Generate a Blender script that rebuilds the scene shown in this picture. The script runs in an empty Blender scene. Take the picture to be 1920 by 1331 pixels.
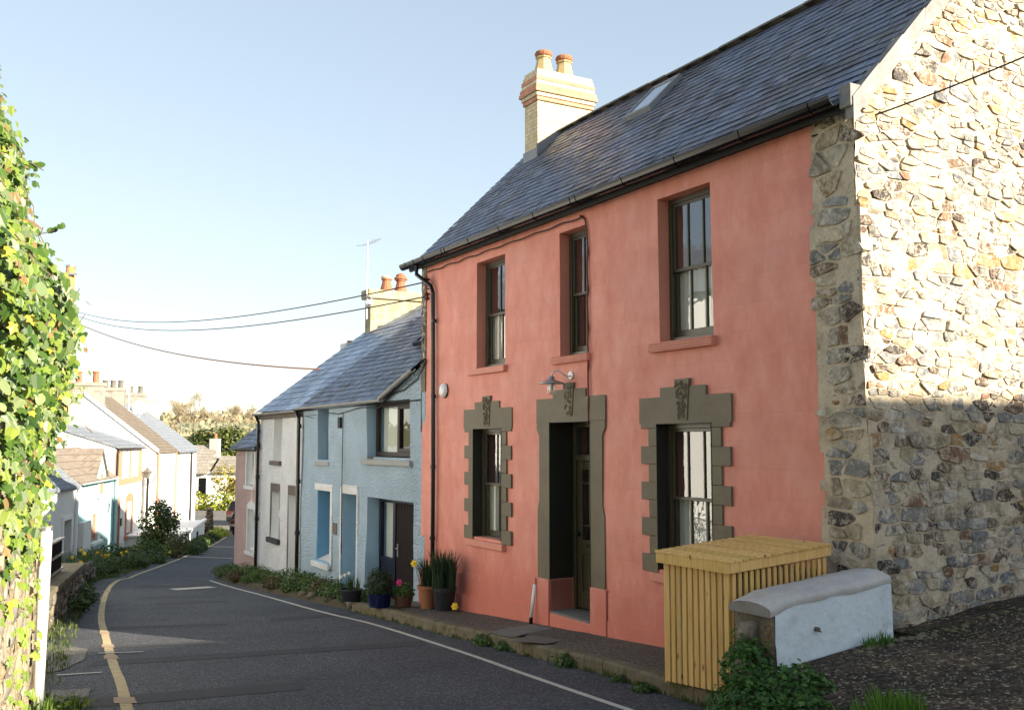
import bpy, math, random
from mathutils import Vector, noise
R = math.radians
rnd = random.Random(7)
sc = bpy.context.scene
COL = sc.collection
# ------------------------------------------------------------------ basics
EYE = 2.3
A = R(29.5)
D1 = Vector((-math.sin(A), math.cos(A), 0)); D2 = Vector((math.cos(A), math.sin(A), 0))
O = Vector((1.0117, 12.9, 0))

class Frame:
    def __init__(s, o, a, b): s.o, s.a, s.b = Vector(o), Vector(a), Vector(b)
    def __call__(s, u, q, z): return s.o + s.a*u + s.b*q + Vector((0, 0, z))
F = Frame(O, D1, D2)                 # right hand terrace: s along the facade, q into the houses
L1 = Vector((-.195, .981, 0)).normalized(); L2 = Vector((-L1.y, L1.x, 0))
LF = Frame((-16.2, 36, 0), L1, L2)   # left hand terrace, q into the houses (away from the road)
WF = Frame((0, 0, 0), (1, 0, 0), (0, 1, 0))

TAB = [(-30, 2.6), (0, .65), (11.6, -.19), (17.3, -.6), (23.5, -1.07), (26.5, -1.3), (29, -1.58), (45, -2.6), (62, -3.4), (75, -3.6), (4000, -3.6)]
def zr(y):
    if y < -30: return 2.6
    for (a, b), (c, d) in zip(TAB, TAB[1:]):
        if y <= c: return b+(d-b)*(y-a)/(c-a)
    return TAB[-1][1]
def ss(a, b, x):
    t = max(0, min(1, (x-a)/(b-a))); return t*t*(3-2*t)
def lerp(tab, y):
    if y <= tab[0][0]: return tab[0][1]
    for (a, b), (c, d) in zip(tab, tab[1:]):
        if y <= c: return b+(d-b)*(y-a)/(c-a)
    return tab[-1][1]
def nz(x, y, z=0, s=1): return noise.noise(Vector((x*s, y*s, z*s)))

# ------------------------------------------------------------------ materials
MATS = {}
def nodes(name):
    m = bpy.data.materials.new(name); m.use_nodes = True
    nt = m.node_tree; b = nt.nodes['Principled BSDF']
    return m, nt, b
def N(nt, t, **k):
    n = nt.nodes.new(t)
    for a, v in k.items():
        if a in n.inputs.keys() if hasattr(n.inputs, 'keys') else False: n.inputs[a].default_value = v
        else: setattr(n, a, v)
    return n
def vmath(nt, op, a, b=None):
    n = nt.nodes.new('ShaderNodeVectorMath'); n.operation = op
    for i, x in enumerate((a, b)):
        if x is None: continue
        if isinstance(x, (tuple, Vector)): n.inputs[i].default_value = tuple(x)
        else: nt.links.new(x, n.inputs[i])
    return n
def fmath(nt, op, a, b=None, clamp=False):
    n = nt.nodes.new('ShaderNodeMath'); n.operation = op; n.use_clamp = clamp
    for i, x in enumerate((a, b)):
        if x is None: continue
        if isinstance(x, (int, float)): n.inputs[i].default_value = x
        else: nt.links.new(x, n.inputs[i])
    return n.outputs[0]
def noi(nt, vec, scale, detail=4, rough=.55):
    n = nt.nodes.new('ShaderNodeTexNoise'); n.inputs['Scale'].default_value = scale
    n.inputs['Detail'].default_value = detail; n.inputs['Roughness'].default_value = rough
    nt.links.new(vec, n.inputs['Vector']); return n.outputs['Fac']
def ramp(nt, fac, stops):
    n = nt.nodes.new('ShaderNodeValToRGB'); e = n.color_ramp.elements
    while len(e) < len(stops): e.new(.5)
    for i, (p, c) in enumerate(stops):
        e[i].position = p; e[i].color = (c[0], c[1], c[2], 1) if not isinstance(c, (int, float)) else (c, c, c, 1)
    nt.links.new(fac, n.inputs[0]); return n.outputs[0]
def mix(nt, fac, a, b, typ='MIX'):
    n = nt.nodes.new('ShaderNodeMix'); n.data_type = 'RGBA'; n.blend_type = typ
    for i, x in ((0, fac), (6, a), (7, b)):
        if isinstance(x, (int, float)): n.inputs[i].default_value = x
        elif isinstance(x, tuple): n.inputs[i].default_value = (x[0], x[1], x[2], 1)
        else: nt.links.new(x, n.inputs[i])
    return n.outputs[2]
def bump(nt, b, h, strength, dist=.01, prev=None):
    n = nt.nodes.new('ShaderNodeBump'); n.inputs['Strength'].default_value = strength; n.inputs['Distance'].default_value = dist
    nt.links.new(h, n.inputs['Height'])
    if prev is not None: nt.links.new(prev, n.inputs['Normal'])
    nt.links.new(n.outputs[0], b.inputs['Normal']); return n.outputs[0]
def pos(nt): return nt.nodes.new('ShaderNodeNewGeometry').outputs['Position']
def attr(nt, name='Col'):
    n = nt.nodes.new('ShaderNodeAttribute'); n.attribute_name = name; return n.outputs['Color']
def sc_(c, k): return tuple(min(1, x*k) for x in c)

def M(name, c, rough=.8, var=.18, scale=2.5, bs=.25, bsc=50, bd=.006, spec=.3, metal=0, second=None, sstop=(.5, .7), useattr=False, fine=.0, coat=0):
    """plain weathered surface: two scales of colour noise + fine bump"""
    if name in MATS: return MATS[name]
    m, nt, b = nodes(name); P = pos(nt)
    n1 = noi(nt, P, scale, 6); n2 = noi(nt, P, scale*9, 4)
    f = fmath(nt, 'ADD', fmath(nt, 'MULTIPLY', n1, .65), fmath(nt, 'MULTIPLY', n2, .35))
    k = ramp(nt, f, [(.3, 1-var), (.7, 1+var*.6)])
    base = attr(nt) if useattr else c
    col = mix(nt, 1, k, base, 'MULTIPLY')
    if second:
        col = mix(nt, ramp(nt, noi(nt, P, scale*1.7, 8, .65), [(sstop[0], 0), (sstop[1], 1)]), col, second)
    if fine:
        col = mix(nt, ramp(nt, noi(nt, P, 160, 2), [(.4, 0), (.75, fine)]), col, sc_(c, 1.9))
    nt.links.new(col, b.inputs['Base Color'])
    b.inputs['Roughness'].default_value = rough; b.inputs['Metallic'].default_value = metal
    b.inputs['Specular IOR Level'].default_value = spec
    if coat: b.inputs['Coat Weight'].default_value = coat
    if bs: bump(nt, b, noi(nt, P, bsc, 5), bs, bd)
    MATS[name] = m; return m

def red_render():
    m, nt, b = nodes('red_render'); P = pos(nt)
    u = vmath(nt, 'DOT_PRODUCT', P, D1+D2).outputs['Value']
    z = nt.nodes.new('ShaderNodeSeparateXYZ'); nt.links.new(P, z.inputs[0])
    cx = nt.nodes.new('ShaderNodeCombineXYZ')
    wob = fmath(nt, 'MULTIPLY', fmath(nt, 'SUBTRACT', noi(nt, P, 2.2, 3), .5), .03)
    nt.links.new(u, cx.inputs[0]); nt.links.new(fmath(nt, 'ADD', z.outputs[2], wob), cx.inputs[1])
    br = nt.nodes.new('ShaderNodeTexBrick'); nt.links.new(cx.outputs[0], br.inputs['Vector'])
    for k_, v in (('Scale', 1), ('Mortar Size', .006), ('Mortar Smooth', .5), ('Brick Width', .78), ('Row Height', .29), ('Bias', 0)): br.inputs[k_].default_value = v
    br.inputs['Color1'].default_value = (.97, .97, .97, 1); br.inputs['Color2'].default_value = (1.03, 1.03, 1.03, 1); br.inputs['Mortar'].default_value = (.95, .95, .95, 1)
    fade = ramp(nt, noi(nt, P, .9, 3), [(.42, 0), (.6, 1)])
    sq = nt.nodes.new('ShaderNodeMapping'); sq.inputs['Scale'].default_value = (1, 1, .55); nt.links.new(P, sq.inputs[0])
    streak = noi(nt, sq.outputs[0], 3.5, 8, .7)
    k1 = ramp(nt, streak, [(.28, (.58, .19, .135)), (.5, (.67, .25, .185)), (.74, (.73, .33, .265))])
    k2 = mix(nt, ramp(nt, noi(nt, P, 1.1, 5, .6), [(.45, 0), (.75, .5)]), k1, (.65, .31, .25))
    col = mix(nt, 1, k2, br.outputs['Color'], 'MULTIPLY')
    sp = ramp(nt, noi(nt, P, 26, 4, .7), [(.66, 0), (.74, .55)])
    col = mix(nt, fmath(nt, 'MULTIPLY', sp, fade), col, (.52, .18, .13))
    foot_tone = fmath(nt, 'SUBTRACT', fmath(nt, 'MULTIPLY', noi(nt, sq.outputs[0], 2.6, 7, .7), 2.2), z.outputs[2])  # darker, redder tone towards the foot of the wall, broken by noise
    col = mix(nt, ramp(nt, foot_tone, [(.0, 0), (1.0, .75)]), col, (.50, .135, .095))
    col = mix(nt, ramp(nt, noi(nt, P, 5.5, 9, .8), [(.60, 0), (.66, .16)]), col, (.80, .52, .44))
    nt.links.new(col, b.inputs['Base Color']); b.inputs['Roughness'].default_value = .62; b.inputs['Specular IOR Level'].default_value = .35
    h = fmath(nt, 'ADD', fmath(nt, 'MULTIPLY', noi(nt, P, 95, 4), .25), fmath(nt, 'MULTIPLY', fmath(nt, 'MULTIPLY', br.outputs['Fac'], fade), -.4))
    h = fmath(nt, 'ADD', h, fmath(nt, 'MULTIPLY', noi(nt, P, 7, 4), .9))
    bump(nt, b, h, .5, .008)
    MATS['red_render'] = m; return m

def roughcast(name, c, dirt=(.35, .33, .28), dk=.22):
    m, nt, b = nodes(name); P = pos(nt)
    v = nt.nodes.new('ShaderNodeTexVoronoi'); v.inputs['Scale'].default_value = 23; nt.links.new(P, v.inputs['Vector'])
    n1 = noi(nt, P, 1.6, 6)
    k = ramp(nt, n1, [(.3, .86), (.7, 1.06)])
    col = mix(nt, 1, k, c, 'MULTIPLY')
    col = mix(nt, ramp(nt, v.outputs['Distance'], [(.45, 0), (.75, dk)]), col, dirt)
    nt.links.new(col, b.inputs['Base Color']); b.inputs['Roughness'].default_value = .75
    h = fmath(nt, 'ADD', fmath(nt, 'MULTIPLY', v.outputs['Distance'], -1), fmath(nt, 'MULTIPLY', noi(nt, P, 55, 3), .8))
    bump(nt, b, h, 1, .045)
    MATS[name] = m; return m

def slate(name, tint=(1, 1, 1), rough=.42, lich=.5):
    m, nt, b = nodes(name); P = pos(nt)
    col = mix(nt, 1, attr(nt), tint, 'MULTIPLY')
    mp = nt.nodes.new('ShaderNodeMapping'); mp.inputs['Rotation'].default_value = (0, 0, -R(29.5)); mp.inputs['Scale'].default_value = (1, 4, 4); nt.links.new(P, mp.inputs[0])
    col = mix(nt, ramp(nt, noi(nt, P, 1.1, 5), [(.42, 0), (.62, .6)]), col, (.125, .165, .27))  # blue patches: sky sheen painted into the slate colour
    col = mix(nt, ramp(nt, noi(nt, P, 14, 6, .75), [(.45, 0), (.7, .5)]), col, (.03, .032, .036))
    col = mix(nt, ramp(nt, noi(nt, P, 2.3, 9, .7), [(.6, 0), (.68, lich*.5)]), col, (.16, .17, .15))
    nt.links.new(col, b.inputs['Base Color'])
    rr = ramp(nt, noi(nt, P, 5, 5), [(.35, rough-.1), (.7, rough+.22)]); nt.links.new(rr, b.inputs['Roughness'])
    b.inputs['Specular IOR Level'].default_value = .55
    bump(nt, b, noi(nt, mp.outputs[0], 22, 6), .45, .006)
    MATS[name] = m; return m

def brickmat(name, c1, c2, mortar, w=.22, h=.075, fr=(D1+D2), ms=.006):
    m, nt, b = nodes(name); P = pos(nt)
    u = vmath(nt, 'DOT_PRODUCT', P, fr).outputs['Value']
    z = nt.nodes.new('ShaderNodeSeparateXYZ'); nt.links.new(P, z.inputs[0])
    cx = nt.nodes.new('ShaderNodeCombineXYZ'); nt.links.new(u, cx.inputs[0]); nt.links.new(z.outputs[2], cx.inputs[1])
    br = nt.nodes.new('ShaderNodeTexBrick'); nt.links.new(cx.outputs[0], br.inputs['Vector'])
    for k_, v in (('Scale', 1), ('Mortar Size', ms), ('Mortar Smooth', .3), ('Brick Width', w), ('Row Height', h)): br.inputs[k_].default_value = v
    br.inputs['Color1'].default_value = (*c1, 1); br.inputs['Color2'].default_value = (*c2, 1); br.inputs['Mortar'].default_value = (*mortar, 1)
    col = mix(nt, 1, br.outputs['Color'], ramp(nt, noi(nt, P, 6, 6), [(.3, .75), (.7, 1.15)]), 'MULTIPLY')
    nt.links.new(col, b.inputs['Base Color']); b.inputs['Roughness'].default_value = .8
    bump(nt, b, fmath(nt, 'ADD', fmath(nt, 'MULTIPLY', br.outputs['Fac'], -1), fmath(nt, 'MULTIPLY', noi(nt, P, 60), .3)), .6, .01)
    MATS[name] = m; return m

def stone_mat(name, white=.35, mort=(.55, .48, .37)):
    m, nt, b = nodes(name); P = pos(nt)
    col = attr(nt)
    n1 = noi(nt, P, 9, 8, .7); n2 = noi(nt, P, 34, 6, .7); n3 = noi(nt, P, 3.1, 4, .6); n4 = noi(nt, P, 17, 9, .8)
    col = mix(nt, 1, col, ramp(nt, n1, [(.3, .5), (.5, .95), (.68, 1.6)]), 'MULTIPLY')
    col = mix(nt, ramp(nt, n2, [(.46, 0), (.66, .6)]), col, (.30, .25, .18))
    smear = fmath(nt, 'ADD', fmath(nt, 'MULTIPLY', n4, .6), fmath(nt, 'MULTIPLY', n3, .4))
    col = mix(nt, ramp(nt, smear, [(.475, 0), (.57, .42+white*.9)]), col, mort)
    col = mix(nt, ramp(nt, noi(nt, P, 6.2, 9, .75), [(.58, 0), (.62, white*1.2)]), col, (.70, .68, .63))
    nt.links.new(col, b.inputs['Base Color']); b.inputs['Roughness'].default_value = .85; b.inputs['Specular IOR Level'].default_value = .25
    h = fmath(nt, 'ADD', n1, fmath(nt, 'MULTIPLY', n2, .5))
    bump(nt, b, h, 1, .03)
    MATS[name] = m; return m

def mortar_mat(name, c, c2):
    m, nt, b = nodes(name); P = pos(nt)
    col = ramp(nt, noi(nt, P, 3.2, 9, .7), [(.3, sc_(c2, .8)), (.5, c), (.7, sc_(c, 1.25))])
    col = mix(nt, ramp(nt, noi(nt, P, 40, 5, .7), [(.5, 0), (.75, .55)]), col, c2)
    nt.links.new(col, b.inputs['Base Color']); b.inputs['Roughness'].default_value = .92
    bump(nt, b, fmath(nt, 'ADD', noi(nt, P, 24, 7, .7), fmath(nt, 'MULTIPLY', noi(nt, P, 8, 4), 1)), .8, .03)
    MATS[name] = m; return m

def leaf_mat(name, trans=.35, rough=.45):
    m, nt, b = nodes(name)
    c = attr(nt); nt.links.new(c, b.inputs['Base Color']); b.inputs['Roughness'].default_value = rough
    b.inputs['Specular IOR Level'].default_value = .35
    t = nt.nodes.new('ShaderNodeBsdfTranslucent'); nt.links.new(mix(nt, 1, c, (1.25, 1.3, .55), 'MULTIPLY'), t.inputs[0])
    mx = nt.nodes.new('ShaderNodeMixShader'); mx.inputs[0].default_value = trans
    o = nt.nodes['Material Output']
    nt.links.new(b.outputs[0], mx.inputs[1]); nt.links.new(t.outputs[0], mx.inputs[2]); nt.links.new(mx.outputs[0], o.inputs[0])
    MATS[name] = m; return m

def glass_mat(name='window_glass', f=1.6):
    m, nt, b = nodes(name); nt.nodes.remove(b); o = nt.nodes['Material Output']
    P = pos(nt)
    ge = nt.nodes.new('ShaderNodeNewGeometry'); dt = vmath(nt, 'DOT_PRODUCT', ge.outputs['Normal'], ge.outputs['Incoming']).outputs['Value']
    k_ = fmath(nt, 'SUBTRACT', 1, fmath(nt, 'ABSOLUTE', dt)); fac = fmath(nt, 'ADD', .13, fmath(nt, 'MULTIPLY', fmath(nt, 'POWER', k_, 3), .9), True)
    g = nt.nodes.new('ShaderNodeBsdfGlossy'); g.inputs['Roughness'].default_value = .01; g.inputs[0].default_value = (.95, .97, 1, 1)
    t = nt.nodes.new('ShaderNodeBsdfTransparent'); t.inputs[0].default_value = (.86, .9, .9, 1)
    bp = nt.nodes.new('ShaderNodeBump'); bp.inputs['Strength'].default_value = .12; bp.inputs['Distance'].default_value = .02
    nt.links.new(noi(nt, P, 3.5, 2), bp.inputs['Height']); nt.links.new(bp.outputs[0], g.inputs['Normal'])
    mx = nt.nodes.new('ShaderNodeMixShader'); nt.links.new(fac, mx.inputs[0])
    nt.links.new(t.outputs[0], mx.inputs[1]); nt.links.new(g.outputs[0], mx.inputs[2]); nt.links.new(mx.outputs[0], o.inputs[0])
    MATS[name] = m; return m

def asphalt(name, c, patch=True, rough=.85):
    m, nt, b = nodes(name); P = pos(nt)
    v = nt.nodes.new('ShaderNodeTexVoronoi'); v.inputs['Scale'].default_value = 75; nt.links.new(P, v.inputs['Vector'])
    sep = nt.nodes.new('ShaderNodeSeparateColor'); nt.links.new(v.outputs['Color'], sep.inputs[0])
    k = ramp(nt, sep.outputs[0], [(0, .5), (.8, 1.12), (1, 3.0)])
    col = mix(nt, 1, k, c, 'MULTIPLY')
    col = mix(nt, 1, col, ramp(nt, noi(nt, P, .7, 6, .6), [(.3, .78), (.7, 1.2)]), 'MULTIPLY')
    col = mix(nt, 1, col, ramp(nt, noi(nt, P, 7, 6, .7), [(.3, .85), (.7, 1.15)]), 'MULTIPLY')
    nt.links.new(col, b.inputs['Base Color']); b.inputs['Roughness'].default_value = rough; b.inputs['Specular IOR Level'].default_value = .3
    bump(nt, b, v.outputs['Distance'], .5, .008)
    MATS[name] = m; return m

def timber():
    m, nt, b = nodes('treated_timber'); P = pos(nt)
    mp = nt.nodes.new('ShaderNodeMapping'); mp.inputs['Scale'].default_value = (14, 14, .8); nt.links.new(P, mp.inputs[0])
    n = noi(nt, mp.outputs[0], 3, 7, .65)
    col = ramp(nt, n, [(.25, (.46, .26, .07)), (.5, (.64, .41, .14)), (.75, (.74, .52, .22))])
    col = mix(nt, 1, col, attr(nt), 'MULTIPLY')
    v = nt.nodes.new('ShaderNodeTexVoronoi'); mp2 = nt.nodes.new('ShaderNodeMapping'); mp2.inputs['Scale'].default_value = (1, 1, .5); nt.links.new(P, mp2.inputs[0])
    v.inputs['Scale'].default_value = 7; nt.links.new(mp2.outputs[0], v.inputs['Vector'])
    col = mix(nt, ramp(nt, v.outputs['Distance'], [(.07, .85), (.13, 0)]), col, (.16, .07, .02))
    nt.links.new(col, b.inputs['Base Color']); b.inputs['Roughness'].default_value = .65
    bump(nt, b, n, .3, .004)
    MATS['treated_timber'] = m; return m

# ------------------------------------------------------------------ mesh builder
class MB:
    def __init__(s): s.v = []; s.f = []; s.c = []
    def add(s, vs, fs, col=None):
        n = len(s.v); s.v += [Vector(p) for p in vs]
        for f in fs: s.f.append(tuple(i+n for i in f)); s.c.append(col)
    def box(s, fr, a0, a1, b0, b1, z0, z1, col=None, z2=None, z3=None):
        """z2,z3: bottom/top at the a1 end if different"""
        z2 = z0 if z2 is None else z2; z3 = z1 if z3 is None else z3
        P = [fr(a0, b0, z0), fr(a1, b0, z2), fr(a1, b1, z2), fr(a0, b1, z0), fr(a0, b0, z1), fr(a1, b0, z3), fr(a1, b1, z3), fr(a0, b1, z1)]
        s.add(P, [(0, 1, 2, 3), (4, 7, 6, 5), (0, 4, 5, 1), (1, 5, 6, 2), (2, 6, 7, 3), (3, 7, 4, 0)], col)
    def quad(s, a, b, c, d, col=None): s.add([a, b, c, d], [(0, 1, 2, 3)], col)
    def poly(s, pts, col=None): s.add(pts, [tuple(range(len(pts)))], col)
    def prism(s, pts, off, col=None):
        n = len(pts); off = Vector(off)
        vs = [Vector(p) for p in pts]+[Vector(p)+off for p in pts]
        s.add(vs, [tuple(range(n)), tuple(range(2*n-1, n-1, -1))]+[(i, (i+1) % n, (i+1) % n+n, i+n) for i in range(n)], col)
    def tube(s, pts, r, n=8, col=None, cap=True):
        pts = [Vector(p) for p in pts]; rr = r if isinstance(r, (list, tuple)) else [r]*len(pts)
        base = len(s.v); prev = None
        for i, p in enumerate(pts):
            d = (pts[min(i+1, len(pts)-1)]-pts[max(i-1, 0)]).normalized()
            if prev is None:
                up = Vector((0, 0, 1)) if abs(d.z) < .9 else Vector((1, 0, 0))
                x = d.cross(up).normalized()
            else: x = (prev-d*prev.dot(d)).normalized()
            prev = x; y = d.cross(x)
            for k in range(n):
                a = 2*math.pi*k/n; s.v.append(p+x*math.cos(a)*rr[i]+y*math.sin(a)*rr[i])
        for i in range(len(pts)-1):
            for k in range(n):
                a = base+i*n+k; b = base+i*n+(k+1) % n; s.f.append((a, b, b+n, a+n)); s.c.append(col)
        if cap:
            s.f.append(tuple(base+k for k in range(n))[::-1]); s.c.append(col)
            e = base+(len(pts)-1)*n; s.f.append(tuple(e+k for k in range(n))); s.c.append(col)
    def lathe(s, c, prof, n=16, col=None, ax=None):
        c = Vector(c); base = len(s.v)
        for r, z in prof:
            for k in range(n):
                a = 2*math.pi*k/n; s.v.append(c+Vector((math.cos(a)*r, math.sin(a)*r, z)))
        for i in range(len(prof)-1):
            for k in range(n):
                a = base+i*n+k; b = base+i*n+(k+1) % n; s.f.append((a, b, b+n, a+n)); s.c.append(col)
        s.f.append(tuple(base+k for k in range(n))[::-1]); s.c.append(col)
        e = base+(len(prof)-1)*n; s.f.append(tuple(e+k for k in range(n))); s.c.append(col)
    def build(s, name, mat, parent=None, smooth=False, bevel=0, kind=None):
        me = bpy.data.meshes.new(name)
        root = Vector((0, 0, 0)); p = parent
        while p is not None: root = root+p.location; p = p.parent
        me.from_pydata([tuple(v-root) for v in s.v], [], s.f); 
        if any(c is not None for c in s.c):
            at = me.color_attributes.new('Col', 'FLOAT_COLOR', 'CORNER'); buf = []
            for f, c in zip(s.f, s.c):
                c = c or (1, 1, 1); buf += [c[0], c[1], c[2], 1]*len(f)
            at.data.foreach_set('color', buf)
        me.materials.append(MATS[mat] if isinstance(mat, str) else mat)
        if smooth:
            me.shade_smooth()
        o = bpy.data.objects.new(name, me); COL.objects.link(o); o.parent = parent
        if bevel:
            b = o.modifiers.new('b', 'BEVEL'); b.width = bevel; b.segments = 2; b.limit_method = 'ANGLE'
        if kind: o['kind'] = kind
        return o
def thing(name, label, cat, loc=(0, 0, 0), group=None):
    o = bpy.data.objects.new(name, None); COL.objects.link(o); o.location = loc; o.empty_display_size = .2
    o['label'] = label; o['category'] = cat
    if group: o['group'] = group
    return o
def tag(o, label, cat, group=None):
    o['label'] = label; o['category'] = cat
    if group: o['group'] = group
    return o

# ------------------------------------------------------------------ material set
red_render(); timber(); glass_mat()
roughcast('blue_roughcast', (.42, .55, .66)); roughcast('white_roughcast', (.88, .88, .87), dk=.08); roughcast('pink_roughcast', (.80, .52, .44))
slate('slate'); slate('pale_slate', (2.3, 2.5, 2.7), .35, .2); slate('brown_tile', (1, 1, 1), .8, .6)
stone_mat('rubble', .5); stone_mat('dark_rubble', .2, (.24, .20, .14)); stone_mat('warm_rubble', .2, (.30, .25, .17))
mortar_mat('lime_mortar', (.55, .46, .34), (.34, .26, .17))
mortar_mat('wall_mortar', (.33, .28, .19), (.20, .16, .11)); mortar_mat('old_mortar', (.20, .17, .13), (.08, .07, .05))
leaf_mat('ivy_leaf', .3, .4); leaf_mat('leaf', .35, .5); leaf_mat('twigs', .1, .9)
asphalt('road_asphalt', (.055, .058, .065)); asphalt('pavement_asphalt', (.085, .076, .062)); asphalt('path_asphalt', (.14, .13, .115))
M('red_paint', (.62, .25, .18), .6, .15, 3, .3, 60)
M('olive_paint', (.145, .122, .078), .55, .25, 2, .3, 40)
M('olive_frame', (.048, .042, .022), .35, .1, 2, .1, 40, spec=.5)
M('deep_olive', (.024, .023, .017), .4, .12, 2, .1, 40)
M('blue_paint', (.34, .48, .58), .6, .12); M('bright_blue_paint', (.18, .40, .60), .5, .1); M('white_paint', (.75, .75, .73), .5, .08)
M('pale_wall', (.66, .66, .64), .7, .06, 1.2, .2, 30); M('gable_white', (.82, .81, .78), .75, .06)
M('aqua_paint', (.31, .49, .51), .7, .08); M('peach_paint', (.40, .21, .13), .7, .08); M('terracotta_paint', (.50, .19, .10), .6, .1)
M('cream_wall', (.62, .54, .38), .8, .12); M('opposite_wall', (.80, .80, .78), .8, .05)
M('black_plastic', (.004, .004, .005), .2, .1, 3, 0, spec=.4); M('grey_gutter', (.30, .30, .29), .5, .25, 6); M('black_metal', (.006, .006, .007), .5, .1)
M('brown_frame', (.016, .008, .006), .35, .15); M('brown_door', (.012, .006, .005), .65, .2, 3, .2, 30, spec=.15); M('navy_paint', (.005, .007, .025), .35, .1)
M('grey_stone_sill', (.32, .32, .31), .8, .15); M('dark_sill', (.05, .05, .05), .7); M('brown_lintel', (.14, .115, .095), .8, .2)
M('lead', (.20, .21, .225), .5, .2, 5, .2, 20); M('verge_mortar', (.22, .21, .20), .8, .5, 3, .4, 20, second=(.18, .17, .15), sstop=(.6, .68))
M('ridge_clay', (.15, .14, .12), .85, .3, 5, .4, 25)
M('terracotta', (.30, .12, .06), .75, .15, 6); M('buff_clay', (.42, .33, .17), .75, .15, 6); M('pale_clay', (.60, .50, .33), .8, .2, 6)
M('dark_clay', (.13, .12, .10), .85, .15)
brickmat('buff_brick', (.56, .47, .31), (.49, .40, .25), (.30, .24, .15)); brickmat('pink_brick', (.48, .22, .13), (.42, .19, .12), (.30, .24, .15))
brickmat('grey_brick', (.30, .27, .22), (.22, .20, .17), (.34, .31, .27), .44, .15, fr=L1+L2, ms=.02)
brickmat('red_brick_far', (.55, .36, .28), (.50, .33, .26), (.55, .5, .42), .44, .15, fr=L1+L2, ms=.02)
M('chimney_render', (.34, .30, .20), .9, .35, 3, .8, 14, .04, second=(.22, .17, .08), sstop=(.5, .72))
M('concrete', (.145, .14, .13), .85, .2, 3, .4, 40, fine=.3); M('kerb_stone', (.15, .125, .085), .9, .3, 4, .5, 25, second=(.085, .08, .03), sstop=(.48, .62))
M('coping_cement', (.46, .44, .42), .8, .25, 4, .5, 30, second=(.42, .37, .26), sstop=(.55, .7)); M('pale_blue_wash', (.62, .69, .73), .75, .12, 3, .5, 18, .02, second=(.42, .46, .47), sstop=(.55, .75))
M('path_slab', (.125, .115, .10), .85, .15, 5, .3, 40); M('white_line', (.50, .49, .42), .8, .2, 5, .3, 60, second=(.2, .2, .19), sstop=(.58, .68)); M('cream_line', (.46, .36, .20), .85, .2, 5, .3, 60, second=(.13, .12, .10), sstop=(.58, .68))
M('tan_patch', (.36, .26, .17), .85, .15, 6, .3, 50); M('dark_patch', (.044, .045, .049), .9, .2, 3, .4, 70)
M('soil', (.075, .055, .035), .95, .4, 3, .6, 20, .03, second=(.05, .07, .02), sstop=(.5, .65)); M('grass_ground', (.10, .12, .035), .95, .3, .3, .5, 6, .1, second=(.20, .15, .07), sstop=(.45, .65))

M('curtain', (.72, .70, .62), .8, .06); M('blind', (.78, .74, .62), .8, .05); M('dark_room', (.03, .03, .03), .9, .1)
M('galvanised', (.45, .46, .47), .3, .15, 8, .1, metal=.9); M('steel', (.6, .6, .6), .3, .1, metal=.9); M('white_plastic', (.72, .74, .74), .3, .03, bs=0, spec=.5)
M('aluminium_pole', (.52, .52, .50), .45, .1, 4, .1, spec=.5); M('wood_pole', (.34, .20, .08), .85, .3, 5); M('cable', (.015, .015, .015), .6, .1, bs=0); M('rusty_cable', (.60, .22, .12), .7, .2, bs=0); M('insulator', (.13, .035, .025), .3, .1, bs=0)
M('twine', (.12, .09, .05), .8, bs=0); M('bark', (.16, .12, .08), .95, .3, 8); M('blue_glaze', (.004, .009, .05), .15, .1, spec=.6); M('black_pot', (.02, .021, .026), .35, .1, spec=.5); M('brown_pot', (.10, .045, .03), .6)
M('boulder', (.20, .19, .16), .85, .3, 9, .5, 20); M('paint_black', (.012, .012, .014), .3, .1, bs=0); M('car_dark', (.03, .014, .012), .25, .05, bs=0, spec=.6, coat=.6); M('car_silver', (.42, .38, .33), .3, .05, bs=0, metal=.5, coat=.6); M('tyre', (.015, .015, .015), .9); M('red_lamp', (.07, .01, .01), .3, bs=0)
M('green_mesh', (.18, .23, .17), .8, .1); M('bank_wall', (.52, .42, .27), .9, .15); M('roof_grey', (.21, .215, .225), .6, .15, 3); M('roof_tan', (.26, .225, .18), .8, .15, 3)
def drive_mat():
    m, nt, b = nodes('gravel_drive'); P = pos(nt); cols = []
    v = nt.nodes.new('ShaderNodeTexVoronoi'); v.inputs['Scale'].default_value = 38; nt.links.new(P, v.inputs['Vector'])
    sep = nt.nodes.new('ShaderNodeSeparateColor'); nt.links.new(v.outputs['Color'], sep.inputs[0])
    base = ramp(nt, noi(nt, P, 1.7, 8, .7), [(.35, (.050, .044, .038)), (.5, (.085, .068, .053)), (.62, (.13, .10, .07))])
    base = mix(nt, ramp(nt, noi(nt, P, 1.1, 7, .75), [(.52, 0), (.60, .8)]), base, (.028, .033, .013))
    col = mix(nt, 1, base, ramp(nt, sep.outputs[0], [(0, .45), (.7, 1.1), (.93, 1.7), (1, 4.5)]), 'MULTIPLY')
    nt.links.new(col, b.inputs['Base Color']); b.inputs['Roughness'].default_value = .95; b.inputs['Specular IOR Level'].default_value = .15
    h = fmath(nt, 'ADD', fmath(nt, 'MULTIPLY', v.outputs['Distance'], .5), fmath(nt, 'MULTIPLY', noi(nt, P, 7, 8, .7), 2.2)); bump(nt, b, h, 1, .05)
    MATS['gravel_drive'] = m
drive_mat()
M('hill_ground', (.20, .17, .10), .98, .35, .06, 0, second=(.12, .13, .05), sstop=(.45, .6)); M('daffodil', (.80, .55, .02), .5, .1, bs=0); M('white_petal', (.75, .75, .62), .5, .1, bs=0); M('pink_petal', (.6, .02, .15), .5, .1, bs=0); M('orange_leaf', (.55, .20, .04), .6, .2, bs=0)

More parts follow.
